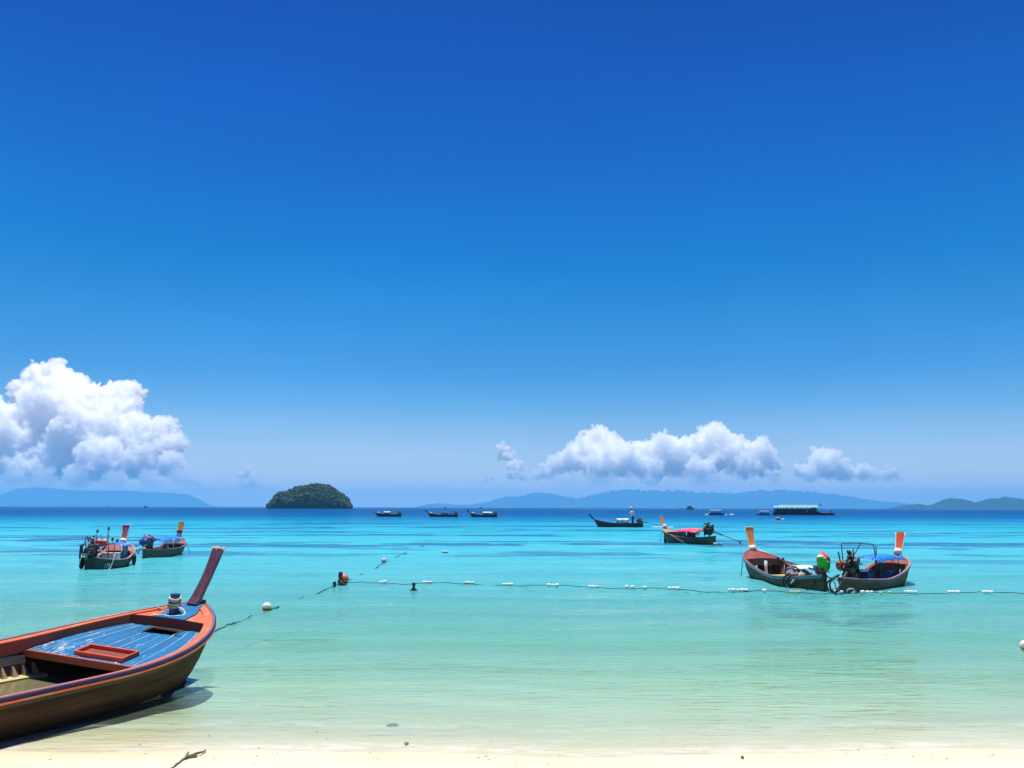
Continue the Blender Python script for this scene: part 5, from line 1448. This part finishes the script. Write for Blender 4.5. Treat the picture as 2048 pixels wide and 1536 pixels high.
for i in range(26):
    x = (-8.2 + 11.3 * i / 26 + r_.uniform(-.1, .1)) * K
    m_ = r_.choice([POLY, POLY, CLOTH_RED, paint('skin_and_shirt', (.35, .2, .15), (.2, .1, .08), .7, .5, 3), TARP_NAVY, paint('teal_roof', ())])
    if i % 2 == 0:
        mb = MB(); mb.box((x, -1.4 * K, 2.28 * K), (.42 * K, .16 * K, .42 * K), bev=.04); mb.build('life_vest', m_, tour)
    else:
        mb = MB(); mb.box((x, -1.1 * K, 1.42 * K), (.34 * K, .3 * K, .42 * K), bev=.08); mb.ball((x, -1.1 * K, 1.76 * K), .13 * K, 7, 5); mb.build('seated_passenger', paint(r_.choice(['dull_cargo', 'skin_and_shirt', 'tour_bulwark']), ()), tour)
mb = MB(); mb.box((3.6 * K, 0, 1.85 * K), (1.6 * K, 2.2 * K, 1.5 * K), bev=.08); mb.build('wheelhouse', paint('dark_teal_house', (.02, .09, .11), (.05, .13, .14), .5, .5, 2), tour)
for k in range(3):
    mb = MB(); mb.box(((3.15 + .45 * k) * K, -1.11 * K, 2.05 * K), (.3 * K, .03, .5 * K)); mb.build('window', simple('dim_glass', (.12, .2, .26), .15), tour)
mb = MB(); mb.box((1.6 * K, -1.52 * K, 1.28 * K), (.5 * K, .06, .3 * K), bev=.02); mb.build('life_ring_box', WHITE, tour)
mb = MB(); mb.tube([(8.5 * K, 0, .8 * K), (8.55 * K, 0, 1.6 * K)], .16 * K, 8); mb.build('bow_bitt', TOUR_HULL, tour)
mb = MB(); mb.tube([(5.7 * K, 0, 1.0 * K), (5.7 * K, 0, 3.7 * K)], .035 * K, 6); mb.build('flag_staff', STEEL, tour)
mb = MB(); mb.grid([[Vector(((5.7 - .45 * i / 4) * K, .05 * math.sin(i * 1.2), (3.65 - .65 * j / 3) * K)) for j in range(4)] for i in range(5)]); mb.build('flag', WHITE, tour)
mb = MB(); mb.tube([(3.6 * K, .3, 3.1 * K), (3.75 * K, .3, 4.6 * K)], .03 * K, 5); mb.build('mast', STEEL, tour)
mb = MB(); mb.grid([[Vector(((-8.75 - .2 * i) * K, 0, (3.15 - .2 * j) * K)) for j in range(3)] for i in range(3)]); mb.tube([(-8.7 * K, 0, 2.3 * K), (-8.7 * K, 0, 3.2 * K)], .03 * K, 5); mb.build('stern_flag', WHITE, tour)

def speedboat(px0, px1, py, label, flip, hullm, roofm, two_tone=False, roof_h=1.0):
    a, b = unproj(px0, py), unproj(px1, py)
    if flip: a, b = b, a
    L = (b - a).length; k = L / 8.0; c = (a + b) / 2
    t = empty('speedboat', c, math.atan2(b.y - a.y, b.x - a.x), label, 'speedboat', 'speedboats near the excursion boat')
    ship_hull(.95 * k, .45 * k, L, 2.6 * k, .4, hullm, t, bowlen=.45)
    mb = MB(); mb.box((0, 0, 1.02 * k), (L * .92, 2.3 * k, .12 * k), bev=.03); mb.build('deck', WHITE, t)
    mb = MB(); mb.box((-.3 * k, 0, (2.2 + roof_h * .2) * k), (L * .74, 2.4 * k, .62 * k), bev=.27 * k); mb.build('hardtop', roofm, t)
    for i in range(4):
        for sy in (-1.05, 1.05):
            mb = MB(); mb.box(((-2.9 + 1.75 * i) * k, sy * k, 1.55 * k), (.1 * k, .08 * k, 1.15 * k)); mb.build('top_post', paint('dark_post', ()), t)
    mb = MB(); mb.box((2.1 * k, 0, 1.55 * k), (.5 * k, 2.0 * k, .8 * k), Matrix.Rotation(-.4, 3, 'Y')); mb.build('windscreen', simple('dark_glass', (.03, .05, .07), .1), t)
    for sy in (-.45, .45):
        mb = MB(); mb.box((-L / 2 - .25 * k, sy * k, .7 * k), (.5 * k, .42 * k, .95 * k), bev=.08 * k); mb.build('outboard_motor', WHITE, t)
    for i in range(5):
        mb = MB(); mb.box((-2.6 * k + 1.0 * k * i, -.5 * k, 1.3 * k), (.45 * k, .5 * k, .55 * k), bev=.08); mb.build('seat', paint('dull_cargo', ()), t)
    return t
speedboat(1419, 1449, 1027.8, 'small speedboat with white hardtop and navy hull, alone on dark water', False, paint('navy_hull', (.02, .04, .09), (.05, .08, .14), .35, .5, 1), WHITE)
speedboat(1516, 1541, 1027.4, 'speedboat tied at the stern of the turquoise-roofed excursion boat', True, paint('black_hull', (.02, .025, .03), (.05, .05, .06), .4, .5, 1), WHITE)
for k, (px, py, s_) in enumerate(((1416, 1027.6, 1.3), (1454, 1027.3, 1.8))):
    mb = MB(); q = unproj(px, py)
    for j in range(9): mb.ball((r_.uniform(-1, 1) * s_, r_.uniform(-.4, .4), .05), (r_.uniform(.3, .7), .3, r_.uniform(.08, .25)), 7, 5, .2, j)
    o = mb.build('wake_foam', paint('white_foam', ())); o.location = q; tag(o, kind='stuff')

def small_ship(px, py, D, wpx, hpx, label, cab=.55):
    q = at_dist(px, py, D); k = D / FPX; q.z = 0
    t = empty('fishing_boat', q, 0, label, 'boat', 'tiny boats on the horizon')
    L, H = wpx * k, hpx * k
    ship_hull(H * .34, H * .2, L, L * .3, .5, paint('far_ship_hull', (.02, .04, .09), (.04, .06, .1), .6, .5, .3), t)
    mb = MB(); mb.box((-L * .05, 0, H * .52), (L * cab, L * .22, H * .44), bev=.1); mb.build('cabin', paint('far_ship_cabin', (.05, .07, .11), (.10, .11, .14), .6, .5, .3), t)
    mb = MB(); mb.box((-L * .02, 0, H * .76), (L * cab * .72, L * .2, H * .08)); mb.build('cabin_roof', paint('far_ship_roof', (.2, .2, .24), (.12, .12, .16), .6, .5, .3), t)
    mb = MB(); mb.tube([(L * .1, 0, H * .6), (L * .1, 0, H * 1.12)], H * .03, 5); mb.tube([(-L * .3, 0, H * .3), (-L * .34, 0, H * .9)], H * .03, 5); mb.build('mast', paint('dark_post', ()), t)
small_ship(1380.5, 1013, 1100, 15, 8.5, 'dark fishing boat on the horizon above the pink awning boat')
small_ship(292, 1017, 1400, 8, 5, 'tiny dark boat on the horizon under the left cloud')
small_ship(218, 1018, 1600, 4, 3, 'speck of a boat on the horizon, leftmost one')
small_ship(891, 1014, 1500, 6, 4, 'speck of a boat on the horizon right of the wooded islet', .3)
small_ship(962, 1013, 1500, 5, 3.5, 'speck of a boat on the horizon above the rightmost distant longtail')

# ------------------------------------------------------------------ people
SKIN = paint('tanned_skin', (.30, .15, .09), (.24, .11, .06), .55, .4, 9, (1, 1, 1), .1, .35)
SKIN_D = paint('dark_tanned_skin', (.12, .055, .032), (.09, .04, .02), .5, .4, 9, (1, 1, 1), .1, .35)
HAIR = paint('wet_black_hair', (.008, .007, .007), (.02, .018, .016), .35, .5, 20, (1, 1, 4), .4, .5)
def skin_body(name, verts, edges, radii, mat, parent, sub=1):
    me = bpy.data.meshes.new(name); me.from_pydata(verts, edges, [])
    o = bpy.data.objects.new(name, me); COL.objects.link(o)
    o.modifiers.new('skin', 'SKIN')
    lay = me.skin_vertices[0].data
    for i, r in enumerate(radii): lay[i].radius = (r, r) if not hasattr(r, '__len__') else r
    lay[0].use_root = True
    s = o.modifiers.new('sub', 'SUBSURF'); s.levels = sub; s.render_levels = sub
    dg = bpy.context.evaluated_depsgraph_get(); m2 = bpy.data.meshes.new_from_object(o.evaluated_get(dg))
    o.modifiers.clear(); o.data = m2; m2.name = name; m2.materials.clear(); m2.materials.append(mat)
    m2.polygons.foreach_set('use_smooth', [True] * len(m2.polygons))
    o.parent = parent
    return o
def head_parts(t, c, s, tilt=0.0, long_hair=False):
    """hair cap, ears and nose round a head centred at c (head height about 2.3 s), facing +x"""
    mb = MB(); mb.ball((c[0] - .12 * s, c[1], c[2] + .16 * s), (.98 * s, .90 * s, 1.05 * s), 12, 8, .03, 3)
    mb.v = [(x if z > c[2] + .3 * s or x < c[0] + .15 * s else min(x, c[0] + .2 * s), y, z) for x, y, z in mb.v]
    if long_hair: mb.ball((c[0] - .6 * s, c[1], c[2] - .6 * s), (.5 * s, .7 * s, .9 * s), 10, 7)
    mb.build('hair', HAIR, t)
def swimmer(px, py, facing, label, s, zc, skin, arms=True, long_hair=False):
    q = unproj(px, py); t = empty('person', q, facing, label, 'person', None)
    V = [(0, 0, zc - 3.4 * s), (0, 0, zc - 5.6 * s), (0, 0, zc - 2.4 * s), (0, 0, zc - 1.25 * s), (.05 * s, 0, zc - .35 * s), (.10 * s, 0, zc + .3 * s), (.05 * s, 0, zc + .85 * s),
         (0, 1.55 * s, zc - 2.6 * s), (.9 * s, 2.4 * s, zc - 3.8 * s), (2.4 * s, 1.9 * s, zc - 3.7 * s), (0, -1.55 * s, zc - 2.6 * s), (.9 * s, -2.4 * s, zc - 3.8 * s), (2.4 * s, -1.9 * s, zc - 3.7 * s), (1.1 * s, 0, zc - .18 * s)]
    E = [(0, 1), (0, 2), (2, 3), (3, 4), (4, 5), (5, 6), (2, 7), (7, 8), (8, 9), (2, 10), (10, 11), (11, 12), (4, 13)]
    skin_body('body', V, E, [1.3 * s, 1.15 * s, 1.15 * s, .48 * s, .72 * s, .84 * s, .55 * s, .6 * s, .42 * s, .28 * s, .6 * s, .42 * s, .28 * s, .12 * s], skin, t)
    head_parts(t, (.08 * s, 0, zc + .22 * s), s, long_hair=long_hair)
    return t
def at_scale(py): return unproj(1024, py).y / FPX      # metres per photograph pixel
k_ = at_scale(1177)
swimmer(670, 1176.5, 1.2, 'person swimming left of the big orange buoy, only head and shoulders out', 3.9 * k_, 6.5 * k_, SKIN_D)
t = swimmer(682, 1169.5, .3, 'person with wet black hair behind the big orange buoy, leaning on it', 5.0 * k_, 18.0 * k_, SKIN_D, long_hair=True)
swimmer(828.5, 1180, 1.6, 'person swimming at the float line right of the buoy, back to the beach', 3.9 * k_, 8.0 * k_, SKIN_D)
# snorkeller far out, floating on the chest in an orange vest
q = unproj(1556, 1037); k2 = q.y / FPX
t = empty('person', q, .15, 'person floating face down in an orange vest near the excursion boat', 'person')
V = [(0, 0, .12), (-.35, 0, .08), (.3, 0, .16), (.46, 0, .2), (.62, 0, .26), (.28, .22, .12), (.6, .4, .02), (.28, -.22, .12), (.62, -.34, .04), (-.7, .12, .0), (-1.1, .16, -.06), (-.7, -.12, 0), (-1.1, -.16, -.06)]
E = [(0, 1), (0, 2), (2, 3), (3, 4), (2, 5), (5, 6), (2, 7), (7, 8), (1, 9), (9, 10), (1, 11), (11, 12)]
skin_body('body', V, E, [.17, .15, .16, .07, .11, .07, .04, .07, .04, .08, .05, .08, .05], SKIN, t)
mb = MB(); mb.ball((.02, 0, .24), (.4, .25, .2), 12, 8, .04, 2); mb.build('life_vest', paint('vest_orange', (.75, .16, .05), (.7, .3, .2), .6, .5, 4), t)
mb = MB(); mb.ball((.6, 0, .34), (.13, .12, .12), 10, 7); mb.build('hair', HAIR, t)
mb = MB(); mb.ball((.85, -.1, .1), (.34, .2, .12), 10, 7, .05, 4); o = mb.build('foam_kickboard', POLY); o.location = q; tag(o, 'small white float held in front of the floating person in orange', 'float')
# boatman standing in the stern of the boat under way
zf_ = .10
bp_ = Ff.world((-LF * .80, 0, zf_)); sc = 1.13
t = empty('person', bp_, math.pi / 2 - Ff.th, 'person in white shirt and dark trousers standing in the moving boat', 'person')
V = [(0, 0, .88), (.04, 0, 1.10), (.10, 0, 1.34), (.14, 0, 1.46), (.17, 0, 1.60), (.18, 0, 1.72),
     (0, .10, .82), (.05, .13, .46), (-.02, .14, .06), (.10, .14, .02), (0, -.10, .82), (.03, -.13, .46), (-.05, -.14, .06), (.08, -.14, .02),
     (.10, .2, 1.36), (.26, .26, 1.12), (.46, .2, 1.10), (.52, .19, 1.10), (.10, -.2, 1.36), (-.06, -.26, 1.10), (-.28, -.2, .98), (-.34, -.19, .97)]
E = [(0, 1), (1, 2), (2, 3), (3, 4), (4, 5), (0, 6), (6, 7), (7, 8), (8, 9), (0, 10), (10, 11), (11, 12), (12, 13), (2, 14), (14, 15), (15, 16), (16, 17), (2, 18), (18, 19), (19, 20), (20, 21)]
RR = [.14, .13, .15, .06, .10, .08, .10, .075, .05, .04, .10, .075, .05, .04, .07, .05, .035, .03, .07, .05, .035, .03]
bd = skin_body('body', [tuple(c * sc / 1.0 for c in v) for v in V], E, [r * sc for r in RR], SKIN, t)
mb = MB(); mb.grid([[Vector((((.0 + .06 * k / 4) + a_ * math.cos(a)) * sc, b_ * math.sin(a) * sc, z * sc)) for a in [2 * math.pi * j / 12 for j in range(12)]] for k, (z, a_, b_) in enumerate(((.84, .17, .2), (1.0, .165, .195), (1.2, .18, .24), (1.36, .16, .25), (1.45, .09, .12)))], wrap=True); mb.build('shirt', WHITE, t)
for sy in (-1, 1):
    mb = MB(); mb.tube([(.0, sy * .10 * sc, .90 * sc), (.04 * sc, sy * .13 * sc, .47 * sc), (-.03 * sc, sy * .14 * sc, .10 * sc)], [.125 * sc, .095 * sc, .08 * sc], 9); mb.build('trouser_leg', TARP_NAVY, t)
    mb = MB(); mb.tube([(.09 * sc, sy * .19 * sc, 1.38 * sc), ((.26 if sy > 0 else -.06) * sc, sy * .26 * sc, 1.11 * sc)], [.09 * sc, .07 * sc], 8); mb.build('sleeve', WHITE, t)
mb = MB(); mb.ball((.16 * sc, 0, 1.70 * sc), (.14 * sc, .13 * sc, .10 * sc), 10, 6); mb.tube([(.16 * sc, 0, 1.66 * sc), (.16 * sc, 0, 1.675 * sc)], .19 * sc, 12); mb.build('sun_hat', WHITE, t)

# ------------------------------------------------------------------ float lines and buoys
def W2(px, py, z=.012): return unproj(px, py, z)
line_px = [(694, 1167.5), (730, 1166.5), (770, 1166), (829, 1167.5), (870, 1166.5), (931, 1166.8), (1017, 1169), (1107, 1170.5), (1187, 1173.5), (1260, 1173.2), (1291, 1174.5), (1349, 1176), (1410, 1179.5), (1477, 1178.8), (1531, 1179.5), (1591, 1181.5), (1674, 1180.5), (1736, 1181), (1765, 1182), (1823, 1180.5), (1911, 1180.2), (1977, 1179.8), (2060, 1181), (2140, 1182), (2260, 1184)]
ln = empty('float_line', W2(694, 1167.5, 0), 0, 'long floating rope strung with white floats across the shallows', 'float line')
o0 = W2(694, 1167.5, 0)
def shape_line(px_, seed, n, amp, z):
    r = random.Random(seed); pts = wobble_line([W2(x, y, z) for x, y in px_], seed, 0, n)
    return [p + Vector((r.uniform(-amp, amp), r.uniform(-amp, amp), 0)) for p in pts]
P = shape_line(line_px, 4, 8, .018, .022)
mb = MB(); mb.tube([p - o0 + Vector((0, 0, -.012 + .007 * math.sin(i * 1.1) + .022 * math.sin(i * .23 + .6))) for i, p in enumerate(P)], .008, 6); mb.build('rope', ROPE_DARK, ln)
floats = []
for x0_, y0_, n_, gap_, m_ in ((763, 1166, 2, 6, POLY), (770.5, 1165, 1, 0, POLY), (849.5, 1165.6, 1, 0, POLY), (856, 1165.8, 2, 7, POLY), (931, 1166, 2, 7, POLY), (946, 1166.3, 1, 0, POLY), (1009, 1168.8, 3, 7, POLY), (1099, 1169.8, 3, 7.8, POLY), (1181, 1172.6, 3, 7, POLY),
        (1254, 1172.4, 1, 0, POLY), (1266, 1172.8, 1, 0, POLY), (1291, 1174, 1, 0, CREAM), (1340, 1175, 3, 8, POLY), (1460, 1177.6, 5, 8.4, POLY), (1530, 1178.6, 1, 0, POLY), (1584, 1181, 3, 7, paint('yellowed_float', (.62, .60, .32), (.4, .4, .2), .7, .5, 9)), (1664, 1180, 4, 6.8, POLY), (1707, 1182, 1, 0, paint('yellowed_float', ())), (1726, 1180.2, 1, 0, POLY), (1736.5, 1180.6, 1, 0, POLY), (1744.5, 1180.4, 1, 0, POLY), (1763, 1182, 1, 0, paint('yellowed_float', ())), (1781, 1181, 1, 0, paint('yellowed_float', ())), (1812, 1179.6, 4, 6.8, POLY), (1901, 1179.8, 3, 8, POLY), (1969, 1179.2, 3, 7.5, POLY), (2100, 1181, 3, 8, POLY)):
    for k in range(n_):
        p = W2(x0_ + gap_ * k, y0_ + .12 * gap_ * k / 8, r_.uniform(.024, .046)); mb = MB()
        s_ = at_scale(1178) * r_.uniform(3.2, 4.7)
        mb.grid([[Vector((x * s_, math.cos(a) * rr_ * s_, math.sin(a) * rr_ * s_)) for a in [2 * math.pi * j / 10 for j in range(10)]] for x, rr_ in ((-1.0, .18), (-.9, .5), (-.5, .72), (0, .78), (.5, .72), (.9, .5), (1.0, .18))], wrap=True)
        mb.f += [tuple(range(10)), tuple(60 + j for j in range(10))]; mb.sm += [False] * 2
        o = mb.build('float', m_, ln); o.location = p - o0; o.rotation_euler = (r_.uniform(-.3, .3), r_.uniform(-.12, .12), r_.uniform(-.25, .25))
cross_px = [(380, 1278), (430, 1263), (468, 1250), (494, 1240), (517, 1231), (552, 1218.5), (578, 1209), (616, 1195), (654, 1180), (690, 1166), (712, 1155.5), (755, 1134.8), (771, 1126), (783, 1120.6), (819, 1103), (850, 1092)]
o1 = W2(552, 1218.5, 0)
cl = empty('mooring_line', o1, 0, 'dark sunken rope running slantwise from the big boat past the buoys', 'rope')
P = shape_line(cross_px, 9, 7, .03, .0)
mb = MB(); mb.tube([p - o1 + Vector((0, 0, -.004 + .016 * math.sin(i * .55 + 1) + .006 * math.sin(i * 2.3))) for i, p in enumerate(P)], [.009 + .006 * abs(math.sin(i * .31)) for i in range(len(P))], 6); mb.build('rope', paint('sunken_rope', (.02, .09, .15), (.03, .14, .2), .9, .6, 20), cl)
def buoy(px, py, rpx, label, top, bottom, frac=.35, dip=.25, squash=1.0, name='buoy'):
    q = unproj(px, py, 0); k = q.y / FPX; r = rpx * k
    t = empty(name, q, 0, label, 'buoy')
    zc = r * squash * (1 - dip * 2) if False else r * squash * (1 - dip)
    split = math.pi * (1 - frac)
    def zone(a0, a1):
        return [[Vector((math.cos(b) * math.sin(a) * r, math.sin(b) * math.sin(a) * r, zc + math.cos(a) * r * squash)) for b in [2 * math.pi * j / 22 for j in range(22)]] for a in [a0 + (a1 - a0) * i / 9 for i in range(10)]]
    mb = MB(); mb.grid(zone(.01, split), wrap=True); mb.build('buoy_top', top, t)
    mb = MB(); mb.grid(zone(split, math.pi - .01), wrap=True); mb.build('buoy_base', bottom, t)
    mb = MB(); mb.tube([(0, r * .9, .01), (0, r * 1.15, .015), (r * .2, r * 1.3, .01)], r * .1, 6); mb.build('shackle', STEEL, t)
    return t
buoy(688, 1167.5, 10.3, 'big round orange buoy with dark foot where both ropes meet', paint('buoy_orange', (.70, .12, .06), (.62, .2, .14), .4, .5, 4), paint('buoy_dark', (.16, .03, .02), (.06, .05, .02), .6, .6, 8), .36, .32)
buoy(534.5, 1223, 9.2, 'white-topped round buoy with rusty orange foot nearest the big boat', paint('buoy_cream', (.82, .72, .56), (.8, .6, .4), .5, .5, 5), paint('buoy_rust', (.42, .10, .04), (.25, .08, .04), .6, .6, 8), .46, .38)
buoy(769, 1126.5, 5.3, 'small pink-white buoy at the far end of the slanting rope', paint('buoy_pink', (.70, .42, .34), (.8, .65, .6), .5, .6, 6), paint('buoy_rust', ()), .4, .3)
t = buoy(2053, 1294, 10.5, 'white and pink buoy cut by the right edge of the picture', paint('buoy_shell', (.80, .66, .62), (.7, .4, .4), .5, .6, 3), paint('buoy_dark_pink', (.4, .16, .14), (.3, .1, .1), .6, .6, 6), .42, .3)
q = unproj(891, 1105.5, 0); k = q.y / FPX
t = empty('float_block', q, .05, 'flat white block float lying alone beyond the far buoy', 'float')
mb = MB(); mb.box((0, 0, 1.0 * k), (12 * k, 5 * k, 3.6 * k), bev=.6 * k); mb.build('block', POLY, t)
mb = MB(); mb.box((0, 0, -.4 * k), (12.2 * k, 5.2 * k, 1.4 * k), bev=.3 * k); mb.build('weedy_base', ROPE_DARK, t)

# ------------------------------------------------------------------ drift wood and stones in the swash
TW = paint('wet_driftwood', (.09, .075, .052), (.17, .14, .10), .6, .6, 20, (1, 1, 1), .4, .3)
pts = [(322, 1556), (350, 1537), (368, 1524), (376, 1517), (390, 1513), (402, 1508), (413, 1503)]
q0 = unproj(376, 1517, 0)
t = empty('drift_branch', q0, 0, 'dark wet forked branch lying in the swash below the big boat', 'branch')
mb = MB(); mb.tube(wobble_line([unproj(x, y, .02 + .012 * (i % 2)) - q0 for i, (x, y) in enumerate(pts)], 3, .006, 4), [.006 + .005 * math.sin(i * .13) for i in range(25)], 7); mb.build('stem', TW, t)
mb = MB(); mb.tube(wobble_line([unproj(x, y, .025) - q0 for x, y in ((374, 1518), (384, 1517), (396, 1515))], 5, .004, 3), .009, 6)
mb.build('twig', TW, t)
mb = MB(); mb.tube(wobble_line([unproj(x, y, .025) - q0 for x, y in ((372, 1521), (376, 1512), (379, 1508))], 6, .004, 3), .007, 6); mb.build('twig', TW, t)
def pebble(px, py, sx_, sy_, sz_, label, mat, name, seed, zz=.0):
    q = unproj(px, py, 0); k = q.y / FPX
    mb = MB(); mb.ball((0, 0, 0), 1, 12, 8)
    mb.v = [(x * sx_ * k * (1 + .3 * mnoise.noise(Vector((x * 2, y * 2, z * 2 + seed)))), y * sy_ * k, z * sz_ * k) for x, y, z in mb.v]
    o = mb.build(name, mat); o.location = (q.x, q.y, zz); return tag(o, label, 'stone' if 'stone' in name else 'leaf')
pebble(787, 1441, 11, 14, 2.0, 'dark coral stone showing through the shallows right of the big boat', paint('coral_stone', (.16, .17, .13), (.3, .3, .24), .7, .6, 12), 'coral_stone', 1, -.05)
pebble(815, 1488, 4.2, 7, 2.2, 'small brown stone in the swash below the dark coral stone', paint('brown_stone', (.12, .10, .06), (.2, .16, .1), .7, .6, 12), 'small_stone', 2, .0)
pebble(1487, 1517, 3.2, 4, 2.6, 'tiny dark stone on the wet sand at lower right', paint('brown_stone', ()), 'small_stone', 3, .02)

# bits of shell and coral scattered on the wet sand
r_ = random.Random(77); mb = MB()
for k in range(170):
    x, y = r_.uniform(-7, 6), r_.choice([r_.gauss(7.25, .12), r_.uniform(5.6, 8.6)])
    z = float(sand_z(np.array(x), np.array(y))); s_ = r_.uniform(.003, .009)
    mb.ball((x, y, z + s_ * .3), (s_ * r_.uniform(.8, 1.8), s_, s_ * .5), 5, 4, .25, k)
o = mb.build('shell_bits', paint('broken_shell', (.66, .58, .46), (.34, .27, .18), .6, .9, 3.0, (1, 1, 1), .2, .3, .5, .06)); tag(o, kind='stuff')
